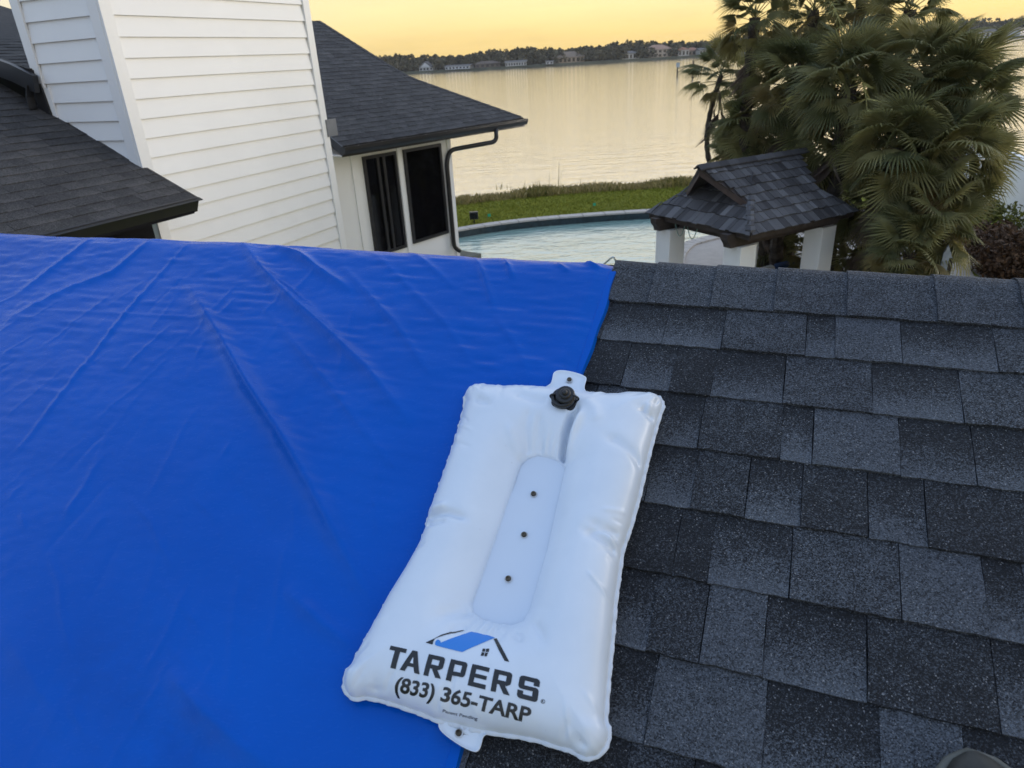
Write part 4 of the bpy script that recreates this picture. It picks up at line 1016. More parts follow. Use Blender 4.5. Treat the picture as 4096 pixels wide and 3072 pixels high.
def drape(name, bm, quad, mat, parent, lift=.0007):
    """bm lies in the unit square; quad = its four corners on the enlarged view (top left, top right, bottom left, bottom right)"""
    TL, TR, BL, BR = (np.array(pix2bag(*ZB(*q))) for q in quad)
    co = np.array([v.co[:] for v in bm.verts]); x, y = co[:, :1], co[:, 1:2]
    ab = (TL * (1 - x) + TR * x) * y + (BL * (1 - x) + BR * x) * (1 - y)
    z = bagh(ab[:, 0], ab[:, 1]) + lift + co[:, 2] * .00012
    for v, (a, b), zz in zip(bm.verts, ab, z): v.co = Vector(RL(a, b, zz).tolist())
    me = bpy.data.meshes.new(name); bm.to_mesh(me); bm.free(); me.materials.append(mat)
    me.polygons.foreach_set('use_smooth', [True] * len(me.polygons))
    return inst(name, me, parent, Matrix.Identity(4))
def polys_bm(polys):
    bm = bmesh.new()
    for i, p in enumerate(polys):
        try: bm.faces.new([bm.verts.new((x, y, i % 3)) for x, y in p])
        except ValueError: pass
    bmesh.ops.triangulate(bm, faces=bm.faces[:]); return bm
def rc(x0, y0, x1, y1): return [(x0, y0), (x1, y0), (x1, y1), (x0, y1)]
LET = {
 'T': [rc(0, .8, 1, 1), rc(.34, 0, .66, .8)],
 'A': [[(0, 0), (.26, 0), (.36, .24), (.66, .24), (.76, 0), (1.02, 0), (.64, 1), (.38, 1)], ],
 'R': [rc(0, 0, .29, 1), [(.29, .8), (.72, .8), (.72, 1), (.29, 1)], [(.72, .55), (.80, .36), (.97, .45), (1, .53), (1, .88), (.95, .96), (.85, 1), (.72, 1)], [(.29, .36), (.80, .36), (.72, .55), (.29, .55)], [(.40, .36), (.72, .36), (1.04, 0), (.70, 0)]],
 'P': [rc(0, 0, .29, 1), [(.29, .8), (.72, .8), (.72, 1), (.29, 1)], [(.72, .47), (.85, .28), (.95, .33), (1, .41), (1, .88), (.95, .96), (.85, 1), (.72, 1)], [(.29, .28), (.85, .28), (.72, .47), (.29, .47)]],
 'E': [rc(0, 0, .29, 1), rc(.29, .8, 1, 1), rc(.29, .41, .96, .59), rc(.29, 0, 1, .2)],
 'S': [[(.15, 1), (.05, .96), (0, .88), (0, .53), (.05, .44), (.15, .41), (.28, .41), (.28, .59), (.28, .8), (.28, 1)], [(.28, .8), (.72, .8), (.72, .66), (1, .66), (1, .88), (.95, .96), (.85, 1), (.28, 1)], rc(.28, .41, .72, .59), [(.72, .59), (.72, .2), (.72, 0), (.85, 0), (.95, .04), (1, .12), (1, .47), (.95, .56), (.85, .59)], [(.28, .2), (.28, .34), (0, .34), (0, .12), (.05, .04), (.15, 0), (.72, 0), (.72, .2)]]}
LX = [('T', .0, .118), ('A', .107, .135), ('R', .272, .116), ('P', .424, .114), ('E', .567, .112), ('R', .712, .116), ('S', .874, .126)]
polys = []
for ch, x0, w in LX:
    for p in LET[ch]: polys.append([(x0 + x * w, y) for x, y in p])
bm = polys_bm(polys)
# open the counter of the A
cut_grid(bm, .02, .1)
quadN = [(410, 352), (1562, 614), (364, 514), (1538, 792)]
logo = drape('logo_lettering', bm, quadN, M_INK, bag)
bm = polys_bm([[(.107 + .135 * x, y) for x, y in ((.43, .40), (.60, .40), (.515, .70))]]); cut_grid(bm, .02, .1)
drape('letter_counter', bm, quadN, M_VIN, bag, .0013)
def text_bm(s, off=0.0, sp=1.0):
    cu = bpy.data.curves.new('lettering', 'FONT'); cu.body = s; cu.offset = off; cu.space_character = sp; cu.resolution_u = 4
    o = bpy.data.objects.new('lettering', cu); col.objects.link(o); bpy.context.view_layer.update()
    me = bpy.data.meshes.new_from_object(o.evaluated_get(bpy.context.evaluated_depsgraph_get())); bpy.data.objects.remove(o); bpy.data.curves.remove(cu)
    bm = bmesh.new(); bm.from_mesh(me); bpy.data.meshes.remove(me); return bm
def text_unit(s, off=0.0, sp=1.0):
    ref = text_bm('T', off); cap = max(v.co.y for v in ref.verts); bot = min(v.co.y for v in ref.verts); ref.free()
    bm = text_bm(s, off, sp); x0 = min(v.co.x for v in bm.verts); x1 = max(v.co.x for v in bm.verts)
    for v in bm.verts: v.co = Vector(((v.co.x - x0) / (x1 - x0), (v.co.y - bot) / (cap - bot), 0))
    bmesh.ops.triangulate(bm, faces=bm.faces[:]); return bm
bm = text_unit('(833) 365-TARP', .030, .98); cut_grid(bm, .02, .15)
drape('phone_lettering', bm, [(462, 590), (1500, 834), (436, 708), (1476, 953)], M_INK, bag)
bm = text_unit('Patent Pending', .012, 1.02); cut_grid(bm, .05, .3)
drape('small_lettering', bm, [(816, 845), (1082, 905), (810, 866), (1076, 929)], simple('grey_print', (.05, .055, .07), .35), bag)
bm = text_unit('R', .02); drape('trademark_letter', bm, [(1573, 771), (1588, 774), (1571, 790), (1587, 794)], M_INK, bag)
cir = [(.5 + .5 * math.cos(k * math.pi / 12), .5 + .5 * math.sin(k * math.pi / 12)) for k in range(24)]
bm = polys_bm([[cir[k], cir[(k + 1) % 24], tuple(.5 + (q - .5) * .8 for q in cir[(k + 1) % 24]), tuple(.5 + (q - .5) * .8 for q in cir[k])] for k in range(24)])
drape('trademark_ring', bm, [(1566, 762), (1600, 768), (1562, 796), (1596, 802)], M_INK, bag)
def shape(name, pts, mat, lift=.0007):
    xs = [p[0] for p in pts]; ys_ = [p[1] for p in pts]; x0, x1, y0, y1 = min(xs), max(xs), min(ys_), max(ys_)
    bm = bmesh.new(); bm.faces.new([bm.verts.new(((x - x0) / (x1 - x0), 1 - (y - y0) / (y1 - y0), 0)) for x, y in pts]); bmesh.ops.triangulate(bm, faces=bm.faces[:]); cut_grid(bm, .1, .12)
    return drape(name, bm, [(x0, y0), (x1, y0), (x0, y1), (x1, y1)], mat, bag, lift)
shape('logo_tarp', [(752, 335), (758, 318), (772, 309), (787, 312), (796, 324), (797, 333), (880, 300), (960, 268), (1032, 243), (1085, 257), (1150, 273), (1212, 288), (1160, 318), (1090, 348), (1020, 377), (963, 403), (895, 388), (820, 370), (765, 355), (753, 346)], M_INKB)
shape('logo_eave', [(677, 329), (745, 298), (765, 290), (748, 303), (737, 322), (733, 344), (700, 335)], M_INK)
shape('logo_swoosh', [(745, 298), (800, 270), (870, 246), (955, 225), (975, 229), (900, 250), (830, 270), (765, 292)], M_INK, .0009)
shape('logo_rafter', [(1200, 296), (1221, 287), (1270, 378), (1322, 477), (1286, 470), (1240, 385)], M_INK)
for q in ([(1118, 374), (1140, 377), (1134, 400), (1112, 398)], [(1146, 375), (1170, 376), (1164, 401), (1140, 401)], [(1110, 404), (1132, 406), (1124, 432), (1102, 429)], [(1138, 406), (1160, 407), (1148, 436), (1130, 433)]):
    shape('logo_window_pane', q, M_INK)

# ================================================================== SHOE at the bottom right
sh_a, sh_b = rloc(3885, 3018, .05)
shoe = thing('shoe', RL(sh_a, sh_b - .15), 'rounded toe of a dark grey shoe at the bottom right corner of the roof', 'shoe')
dirv = RU * .97 + RR * -.24; dirv /= np.linalg.norm(dirv); sidv = np.cross(dirv, RN)
SO = RL(sh_a, sh_b, .012) - dirv * .29
secs = [(0, .028, .065), (.02, .036, .075), (.06, .038, .08), (.12, .038, .075), (.18, .045, .066), (.22, .050, .056), (.25, .048, .048), (.272, .041, .040), (.285, .028, .033), (.292, .012, .029)]
def loft(secs, z0, hf, wf):
    G = []
    for (y, w, h) in secs:
        row = []
        for k in range(17):
            a = math.pi * k / 16; row.append(SO + dirv * y + sidv * (w * wf) * math.cos(a) * (1 + .06 * math.sin(a)) + RN * (z0 + max(0, h * hf) * math.sin(a) ** .7))
        G.append(row)
    return np.array(G)
t = NT('shoe_leather'); M_SHOE = t.fin(t.ramp(t.noise(40, 4, .6, t.pos()), [(.3, (.02, .02, .018)), (.7, (.045, .044, .038))]), .6, t.bump(t.noise(300, 3, .6, t.pos()), .2, .001), .4)
t = NT('shoe_rubber'); M_RUB = t.fin(t.ramp(t.noise(30, 4, .6, t.pos()), [(.3, (.07, .07, .06)), (.7, (.13, .13, .115))]), .7, None, .3)
mb = MB(); mb.grid(loft(secs, .02, 1.0, .93)); mb.build('upper', M_SHOE, shoe, smooth=True)
sec2 = [(y, w, .0) for y, w, h in secs]; L = [SO + dirv * y + sidv * (w * 1.06) for y, w, h in secs] + [SO + dirv * .2965] + [SO + dirv * y - sidv * (w * 1.06) for y, w, h in secs[::-1]]
mb = MB(); mb.prism(L, RN * .026); bevel(mb.build('sole', M_RUB, shoe), .006, 3)
mb = MB(); mb.tube([q * .97 + (SO + dirv * .2) * .03 + RN * .030 for q in L[4:-4]], .0075, 8); mb.build('toe_rand', M_RUB, shoe, smooth=True)

# ================================================================== POOL GAZEBO
a1, a2 = D2(-29.2), D2(60.8)
GZ = 2.15; C0 = onz(3002, 936, GZ); GW = 2.42; GLn = 2.58
t = NT('weathered_shake'); at_ = t.n('ShaderNodeAttribute', attribute_name='tone'); P = t.pos()
gr = t.noise(60, 5, .7, t.coord('Object', (6, 6, .6)))
cc = t.ramp(at_.outputs['Fac'], [(0, (.035, .033, .035)), (.5, (.085, .083, .088)), (1, (.17, .17, .18))])
cc = t.mix(.5, cc, t.ramp(gr, [(.3, (.45, .43, .42)), (.7, (1.25, 1.25, 1.25))]), 'MULTIPLY')
M_SHK = t.fin(cc, .85, t.bump(gr, .4, .004), .25)
M_TIM = simple('dark_stained_timber', (.035, .025, .022), .7, .3, 12, .2, 40)
M_TIMR = simple('red_brown_rake_timber', (.05, .032, .027), .7, .3, 12, .2, 40)
gaz = thing('gazebo', np.array([*(C0 + a1 * GW / 2 + a2 * GLn / 2)[:2], 0]), 'small pool gazebo with grey wood shake roof on white square columns', 'gazebo')
mid = C0 + a1 * GW / 2
rl, rr_ = hit(2794, 665, a1, mid) - C0, hit(3192, 609, a1, mid) - C0
RZ = (rl[2] + rr_[2]) / 2; RXL, RXR = rl @ a2, rr_ @ a2
gp_ = math.atan(RZ / (GW / 2)); cg, sg_ = math.cos(gp_), math.sin(gp_)
HS = .46                                                # where hip ends and rake starts, measured in plan
GN1 = np.cross(a2, a1 * cg + Z3 * sg_)
def G1(x, y, c=0.0): return C0 + a2 * x + (a1 * cg + Z3 * sg_) * y + GN1 * c
GN2 = np.cross(a2 * cg + Z3 * sg_, a1)
def G2(x, y, c=0.0): return C0 + a1 * x + (a2 * cg + Z3 * sg_) * y + GN2 * c
YR = GW / 2 / cg; YS = HS / cg
lo1 = lambda y: float(np.interp(y, [0, YS, YR], [0, HS, RXL])); hi1 = lambda y: float(np.interp(y, [0, YS, YR], [GLn, GLn - HS, RXR]))
ysl = [0, YS, YR]
mb = MB(); mb.prism([G1(lo1(y), y, -.012) for y in ysl] + [G1(hi1(y), y, -.012) for y in ysl[::-1]], -GN1 * .03)
groof = mb.build('roof', M_TIM, gaz)
# hidden slopes on the far side
bN = np.cross(-a2, -a1 * cg + Z3 * sg_)
def G3(x, y, c=0.0): return C0 + a1 * GW + a2 * x + (-a1 * cg + Z3 * sg_) * y + bN * c
mb = MB(); mb.prism([G3(lo1(y), y, 0) for y in ysl] + [G3(hi1(y), y, 0) for y in ysl[::-1]], -bN * .04); mb.build('back_slope', M_SHK, groof, tone=[.4] * 12)
YK = .95 / cg
mb = MB(); mb.prism([G2(0, 0, -.012), G2(GW, 0, -.012), G2(GW - YS * cg, YS, -.012), G2(GW / 2 + .12, YK, -.012), G2(GW / 2 - .12, YK, -.012), G2(YS * cg, YS, -.012)], -GN2 * .03); mb.build('skirt', M_TIM, groof)
def G4(x, y): return C0 + a2 * GLn + a1 * x + (-a2 * cg + Z3 * sg_) * y
mb = MB(); mb.prism([G4(0, 0), G4(GW, 0), G4(GW - HS, YS), G4(HS, YS)], -Z3 * .04); mb.build('far_skirt', M_SHK, groof, tone=[.4] * 8)
def shake_rows(frame, nrm_, nrow, ytop, lo, hi, axis_y):
    ex = ytop / nrow
    for r_ in range(nrow):
        y0 = r_ * ex - (.04 if r_ == 0 else 0); y1 = (r_ + 1) * ex + .05; x = lo(max(y0, 0)) - random.random() * .08
        while x < hi(max(y0, 0)) + .02:
            w = random.uniform(.075, .17); x0, x1 = x, min(x + w, hi(max(y0, 0)) + .03); x += w
            if x1 - x0 < .03: continue
            yy = y0 + random.uniform(-.018, .012); lf = .024 + random.uniform(-.004, .006)
            q1 = max(x0 + .003, lo(min(y1, ytop)) - .02); q2 = max(q1 + .004, min(x1 - .003, hi(min(y1, ytop)) + .02))
            q1 = min(q1, q2 - .003)
            sk = random.uniform(-.006, .006)
            lo_ = [frame(x0 + .003, yy, lf - .018), frame(x1 - .003, yy + sk, lf - .018), frame(q2, y1, -.010), frame(q1, y1, -.010)]
            hi_ = [frame(x0 + .003, yy, lf), frame(x1 - .003, yy + sk, lf), frame(q2, y1, .003), frame(q1, y1, .003)]
            tn = min(1, max(0, random.gauss(.5, .2)))
            MB().hexa(lo_, hi_).build('shake', M_SHK, groof, tone=[tn] * 8)
shake_rows(G1, GN1, 8, YR, lo1, hi1, None)
shake_rows(G2, GN2, 5, YK, lambda y: min(y * cg, GW / 2 - .1), lambda y: max(GW - y * cg, GW / 2 + .1), None)
# ridge and hip caps
rp = [G1(RXL + (RXR - RXL) * k / 11 - .04, YR, .03) for k in range(13)]
for a, b in zip(rp[:-1], rp[1:]):
    for s_ in (-1, 1):
        d = a1 * cg * s_ - Z3 * sg_; tn = random.uniform(.15, .5)
        MB().hexa([a + Z3 * .0, b + Z3 * .012, b + d * .11 + Z3 * .012, a + d * .11], [a + Z3 * .022, b + Z3 * .03, b + d * .11 + Z3 * .03, a + d * .11 + Z3 * .02]).build('ridge_cap', M_SHK, groof, tone=[tn] * 8)
hpts = [C0 + (a1 + a2) * (HS * k / 6) + Z3 * (HS * k / 6 * math.tan(gp_) + .02) for k in range(-0, 8)]
for a, b in zip(hpts[:-1], hpts[1:]):
    for d in (a2 * .09, a1 * .09):
        d = d * random.uniform(.8, 1.25); j = Z3 * random.uniform(0, .018); tn = random.uniform(.4, .95)
        MB().hexa([a, a + d - Z3 * .01, b + d * .8, b], [a + Z3 * .03 + j, a + d + Z3 * .018 + j, b + d * .8 + Z3 * .02, b + Z3 * .024]).build('hip_cap', M_SHK, groof, tone=[tn] * 8)
# rake boards and dark gable
for base, sgn in ((C0 + a1 * HS, 1), (C0 + a1 * (GW - HS), -1)):
    lo_ = base + a2 * (HS + .0) + Z3 * (HS * math.tan(gp_) - .02); hi_ = mid + a2 * (RXL + .03) + Z3 * (RZ - .03)
    dd = a2 * .035; dz = Z3 * -.11
    MB().hexa([lo_ + dz, lo_ + dz + dd, hi_ + dz + dd, hi_ + dz], [lo_, lo_ + dd, hi_ + dd, hi_]).build('rake_board', M_TIMR, groof)
gq = .93
MB().prism([C0 + a1 * (GW / 2 - .42) + a2 * gq + Z3 * (.62 * math.tan(gp_) - .1), C0 + a1 * (GW / 2 + .42) + a2 * gq + Z3 * (.62 * math.tan(gp_) - .1), mid + a2 * gq + Z3 * (RZ - .06)], a2 * .03).build('gable', M_TIM, groof)
# fascia, beams, columns
for (o, d, l_, nn) in ((C0, a2, GLn, a1), (C0, a1, GW, a2), (C0 + a2 * GLn, a1, GW, -a2), (C0 + a1 * GW, a2, GLn, -a1)):
    MB().box(o + d * l_ / 2 + nn * .05 - Z3 * .065, d, nn, Z3, l_ / 2 - .02, .02, .05).build('fascia', M_TIM, gaz)
for b in (.40, 2.08):
    for zz, ext in ((1.985, .10),):
        c = C0 + a1 * b; x0, x1 = -.16, GLn + .1
        prof = [(x0, .115), (x0 + .015, .03), (x0 + .08, -.06), (x0 + .10, -.115), (x1 - .10, -.115), (x1 - .08, -.06), (x1, .03), (x1, .115)]
        MB().prism([np.array([*(c + a2 * x - a1 * .075)[:2], zz - .0 + z]) for x, z in prof], a1 * .15).build('beam', M_TIM, gaz)
for x in (.40, 2.2):
    MB().box(np.array([*(C0 + a2 * x + a1 * GW / 2)[:2], 1.97]), a2, a1, Z3, .07, GW / 2 - .5, .09).build('beam', M_TIM, gaz)
for x in (.29, 2.28):
    for b in (.44, 2.10):
        c = C0 + a2 * x + a1 * b; bevel(MB().box(np.array([c[0], c[1], .94]), a2, a1, Z3, .185, .185, .928).build('column', M_STUC, gaz), .012)
for k in range(2):                                       # loops of cord hanging under the eave
    s0 = C0 + a2 * .06 + a1 * (1.75 - k * .30) - Z3 * .10; s1 = s0 - a1 * .26
    MB().tube([s0 * (1 - q) + s1 * q - Z3 * .22 * math.sin(math.pi * q) for q in np.linspace(0, 1, 11)], .008, 5).build('hanging_cord', simple('green_cord', (.12, .2, .17), .6) if k == 0 else bpy.data.materials['green_cord'], gaz)

# ================================================================== FAN PALMS
def frond_mat(name, c0, c1, tr=.0):
    t = NT(name); oi = t.n('ShaderNodeObjectInfo'); nz = t.noise(9, 3, .6, t.coord('Object'))
    f = t.math('ADD', t.math('MULTIPLY', oi.outputs['Random'], .75), t.math('MULTIPLY', nz, .3))
    c = t.mix(f, c0, c1); m_ = t.fin(c, .5, None, .35)
    if tr:
        tb = t.n('ShaderNodeBsdfTranslucent'); t.l(c, tb.inputs[0]); mx = t.n('ShaderNodeMixShader'); mx.inputs[0].default_value = tr
        o_ = t.t.nodes['Material Output']; t.l(t.b.outputs[0], mx.inputs[1]); t.l(tb.outputs[0], mx.inputs[2]); t.l(mx.outputs[0], o_.inputs[0])
    return m_
M_FR = frond_mat('palm_frond_green', (.078, .098, .04), (.31, .28, .115), .5)
M_FRY = frond_mat('palm_frond_yellowing', (.15, .14, .04), (.26, .19, .08), .35)
M_FRD = frond_mat('palm_frond_dead', (.10, .07, .055), (.24, .18, .14), .15)
def frond_mesh(name, R, pet, nseg, spread, droop, fold, mat, tipdrop, seed):
    r = random.Random(seed); mb = MB()
    def bend(x, y, z):                                     # arc the whole leaf downwards
        d = math.hypot(x, y); return (x, y, z - droop * d * d)
    mb.tube([bend(pet * k / 4, 0, 0) for k in range(5)], [.014, .012, .010, .009, .008], 5)
    for i in range(nseg):
        a = -spread + 2 * spread * i / (nseg - 1) + r.uniform(-.03, .03); w = 2 * spread / (nseg - 1) * .56
        rr = R * (1 - .22 * abs(a / spread) ** 2) * r.uniform(.88, 1.06); split = .46
        def pt(rad_, da, zz):
            x = pet + math.cos(a + da) * rad_; y = math.sin(a + da) * rad_
            q = (rad_ / R); return bend(x, y, zz - tipdrop * q ** 3 - .10 * R * math.cos(a) * 0)
        b0 = pt(.05 * R, 0, 0); l1 = pt(split * rr, -w, -fold); c1 = pt(split * rr, 0, fold); r1 = pt(split * rr, w, -fold)
        l2 = pt(.74 * rr, -w * .42, -fold * .6); c2 = pt(.74 * rr, 0, fold * .4 - .02 * R); r2 = pt(.74 * rr, w * .42, -fold * .6); tp = pt(rr, r.uniform(-.04, .04), -.05 * R - r.uniform(0, .08) * R)
        mb.add([b0, l1, c1, r1, l2, c2, r2, tp], [(0, 1, 2), (0, 2, 3), (1, 4, 5, 2), (2, 5, 6, 3), (4, 7, 5), (5, 7, 6)])
    return mb.mesh(name, mat, False)
FRS = [frond_mesh('frond', .47 + .045 * k, .55, 30, rad(112), .10 + .05 * k, .018, M_FR, .06 + .05 * k, k) for k in range(4)]
FRY = [frond_mesh('frond', .48, .5, 28, rad(95), .25 + .1 * k, .02, M_FRY, .16, 20 + k) for k in range(2)]
FRDm = [frond_mesh('dead_frond', .50, .5, 20, rad(42 - 8 * k), .55, .03, M_FRD, .18, 40 + k) for k in range(3)]
M_TRUNK = simple('palm_trunk_fibre', (.055, .042, .032), .95, .4, 14, .9, 50)
M_FLOW = simple('palm_flower', (.30, .27, .09), .8, .3, 10)
def frond_matrix(c, az_, el, roll, s):
    X = Vector((math.cos(el) * math.sin(az_), math.cos(el) * math.cos(az_), math.sin(el)))
    Y = Vector((0, 0, 1)).cross(X)
    if Y.length < .05: Y = Vector((1, 0, 0))
    Y.normalize(); Zv = X.cross(Y); Rm = Matrix((X, Y, Zv)).transposed().to_4x4()
    return Matrix.Translation(c) @ Rm @ Matrix.Rotation(roll, 4, 'X') @ Matrix.Scale(s, 4)
def palm(px, py, D, s, nf, nd, label, lean=(0, 0), trunk_r=.13, low=False, flowers=0, elmin=-38, roll=1.15):
    c = atd(px, py, D); r = random.Random(int(px * 7 + py)); base = np.array([c[0] + lean[0], c[1] + lean[1], 0.0])
    if c[2] < .5: c[2] = .5
    t_ = thing('fan_palm', base, label, 'palm tree', 'fan palms beside the pool')
    n_ = max(6, int(c[2] / .11)); path = []; rr = []
    for k in range(n_ + 1):
        f = k / n_; q = base * (1 - f) + c * f; q[:2] += np.array(lean) * -.5 * math.sin(math.pi * f); path.append(q); rr.append(trunk_r * (1.1 - .25 * f) * (1.10 if k % 2 else .93) * r.uniform(.95, 1.06))
    MB().tube(path, rr, 9).build('trunk', M_TRUNK, t_)
    nf = int(nf * 1.5); nd = int(nd * 1.5); s = s * .9
    for i in range(nf):
        f = (i + .5) / nf; az_ = i * 2.39996 + r.uniform(-.3, .3); el = rad(82 - (82 - elmin) * f ** .8 + r.uniform(-9, 9))
        me = r.choice(FRS) if f < .55 or r.random() < .55 else r.choice(FRY)
        o = inst('frond', me, t_, frond_matrix(Vector(c.tolist()) + Vector((0, 0, .08 - .30 * f)), az_, el, r.uniform(-roll, roll), s * r.uniform(.85, 1.15)))
    for i in range(nd):
        az_ = i * 2.39996 + 1 + r.uniform(-.5, .5); el = rad(r.uniform(-82, -55))
        inst('dead_frond', r.choice(FRDm), t_, frond_matrix(Vector(c.tolist()) + Vector((0, 0, -.28 - .25 * r.random())), az_, el, r.uniform(-.7, .7), s * r.uniform(.85, 1.25)))
    for i in range(flowers):
        az_ = r.uniform(2.2, 5.2); L_ = r.uniform(.8, 1.2); mbf = MB(); q0 = np.array(c)
        pt = [q0 + np.array([math.sin(az_), math.cos(az_), 0]) * L_ * k / 8 + Z3 * (L_ * (.75 * k / 8 - 1.05 * (k / 8) ** 2)) for k in range(9)]
        mbf.tube(pt, [.012 - .001 * k for k in range(9)], 5)
        for k in range(2, 9):
            for j in range(9):
                d = np.array([r.gauss(0, .10), r.gauss(0, .10), -abs(r.gauss(.06, .07))]); e = np.array([r.gauss(0, 1), r.gauss(0, 1), r.gauss(0, 1)]) * .008; mbf.add([pt[k] - e, pt[k] + e, pt[k] + d + e * .6, pt[k] + d - e * .6], [(0, 1, 2, 3)])
        mbf.build('flower_stalk', M_FLOW, t_)
    return t_
PALMS = [
 (3020, 70, 15.6, .85, 22, 10, 'tall fan palm at the upper left of the clump, dark hanging skirt', (.2, .1), .12, 0),
 (3255, 40, 16.2, .85, 20, 10, 'tall fan palm second from the left at the top of the clump', (.1, .1), .12, 1),
 (3450, -20, 16.8, .85, 18, 6, 'tallest fan palm behind the top middle of the clump', (0, .1), .12, 0),
 (3640, 40, 15.8, .85, 20, 7, 'tall fan palm at the top right with bare trunk against the sky', (-.1, 0), .12, 0),
 (3400, 340, 14.2, 1.05, 36, 6, 'fan palm in the middle of the clump with yellow flower stalks', (.1, 0), .14, 3),
 (3170, 330, 15.2, 1.0, 34, 7, 'fan palm below the upper left palm, half hidden in the clump', (.1, 0), .13, 0),
 (3700, 300, 14.6, 1.05, 36, 5, 'big fan palm right of the clump centre with stiff bluish fronds', (-.1, 0), .14, 0),
 (3850, 390, 14.4, 1.05, 36, 6, 'fan palm at the right edge of the clump against the lake', (-.2, 0), .14, 0),
 (3340, 560, 14.8, 1.0, 32, 13, 'fan palm directly behind the gazebo roof with brown hanging fronds', (.1, .1), .14, 1),
 (3590, 590, 13.4, 1.0, 32, 13, 'fan palm right of the gazebo ridge with a thick brown skirt', (0, 0), .14, 0),
 (3800, 630, 13.4, 1.0, 32, 9, 'fan palm at the lower right of the clump before the white wall', (-.2, 0), .14, 0),
 (3020, 500, 16.0, .95, 30, 6, 'fan palm left in the clump, fronds over the lake above the gazebo', (.1, .1), .13, 0),
 (3500, 800, 14.2, .95, 28, 12, 'low fan palm right of the gazebo eave with long dead fronds', (0, 0), .13, 0),
 (3720, 850, 13.0, .9, 28, 7, 'low fan palm above the pointed grey post', (0, 0), .13, 0),
 (3430, 1000, 14.6, .85, 26, 2, 'bushy young fan palm beside the right gazebo column', (0, 0), .1, 0),
 (3640, 1010, 12.6, .85, 26, 2, 'bushy young fan palm left of the pointed grey post', (0, 0), .1, 0),
 (3080, 1010, 16.2, .8, 26, 2, 'shaded young fan palm seen between the middle and right gazebo columns', (0, 0), .1, 0),
 (2960, 600, 16.2, .85, 26, 6, 'fan palm just above the left part of the gazebo ridge', (.3, .1), .12, 0),
 (3080, 720, 15.6, .85, 26, 8, 'fan palm with brown skirt right behind the gazebo ridge', (.2, .1), .12, 0),
 (3230, 985, 15.4, .8, 26, 2, 'shaded young fan palm behind the right gazebo column', (0, 0), .1, 0)]
for (px, py, D, s, nf, nd, lb, ln, tr, fl_n) in PALMS: palm(px, py, D, s, nf, nd, lb, ln, tr, flowers=fl_n)
palm(2885, 300, 17.0, .88, 15, 6, 'small slender fan palm standing apart left of the clump', (2.2, .2), .06, elmin=-15, roll=.35)

# ================================================================== GARDEN BITS
gw0, gw1 = np.array([11.9, 13.6, 0]), np.array([16.4, 26.4, 0]); gd = (gw1 - gw0) / np.linalg.norm(gw1 - gw0); gn = np.array([-gd[1], gd[0], 0])
gw = thing('garden_wall', (gw0 + gw1) / 2, 'white rendered garden wall at the right behind the palms', 'wall')
q = [gw0, gw1, gw1 - gn * .2, gw0 - gn * .2]; MB().hexa([p for p in q], [p + Z3 * 1.66 for p in q]).build('panel', M_STUC, gw)
q = [gw0 + gn * .03, gw1 + gn * .03, gw1 - gn * .23, gw0 - gn * .23]; MB().hexa([p + Z3 * 1.662 for p in q], [p + Z3 * 1.74 for p in q]).build('cap', M_STUC, gw)
def leafy(name, c, rx, ry, rz, n_, sz, mat, parent, seed, tone0=.5):
    r = np.random.default_rng(seed); v = []; f = []; tn = []
    for k in range(n_):
        d = r.normal(size=3); d /= np.linalg.norm(d); rr = r.random() ** .4; lump = 1 + .25 * math.sin(d[0] * 5 + seed) * math.cos(d[1] * 6)
        p = np.array(c) + d * np.array([rx, ry, rz]) * rr * lump; p[2] = max(p[2], .02)
        a = r.normal(size=3); a /= np.linalg.norm(a); b = np.cross(a, r.normal(size=3)); b /= np.linalg.norm(b); s = sz * (.6 + .8 * r.random()); i0 = len(v)
        v += [p - a * s, p + b * s * .45, p + a * s, p - b * s * .45]; f.append((i0, i0 + 1, i0 + 2, i0 + 3)); q_ = float(np.clip(tone0 + r.normal() * .28, 0, 1)); tn += [q_] * 4
    mb = MB(); mb.v = [tuple(q) for q in v]; mb.f = f; return mb.build(name, mat, parent, tone=tn)
def leaf_mat(name, a, b):
    t = NT(name); at_ = t.n('ShaderNodeAttribute', attribute_name='tone'); return t.fin(t.mix(at_.outputs['Fac'], a, b), .65, None, .3)
M_LBR = leaf_mat('bronze_leaves', (.035, .018, .010), (.14, .075, .035)); M_LGR = leaf_mat('yellow_green_leaves', (.05, .055, .010), (.22, .21, .03))
for i, (px, py, r_, h, lb) in enumerate(((4010, 1010, .75, .75, 'bronze leaved shrub nearest the white wall foot'), (4090, 1040, .8, .8, 'bronze leaved shrub at the right photo edge'), (3965, 955, .6, .6, 'brown shrub behind the white edging stones'))):
    c = onz(px, py, .45); s_ = thing('shrub', (c[0], c[1], 0), lb, 'shrub', 'shrubs along the garden wall')
    leafy('foliage', (c[0], c[1], h * .6), r_, r_, h * .75, 2600, .055, M_LBR, s_, 60 + i)
    for k in range(7):
        w_ = random.uniform(0, 6.28); MB().tube([(c[0], c[1], 0), (c[0] + math.cos(w_) * r_ * .3, c[1] + math.sin(w_) * r_ * .3, h * .6), (c[0] + math.cos(w_) * r_ * .6, c[1] + math.sin(w_) * r_ * .6, h * 1.25)], [.018, .012, .005], 5).build('stem', M_TRUNK, s_)
c = onz(3925, 905, .3); s_ = thing('shrub', (c[0], c[1], 0), 'yellow green shrub glowing at the right below the palms', 'shrub', 'shrubs along the garden wall'); leafy('foliage', (c[0], c[1], .4), .9, .9, .6, 2400, .07, M_LGR, s_, 71)  # leaf clump takes the place and colour of a lit lawn patch
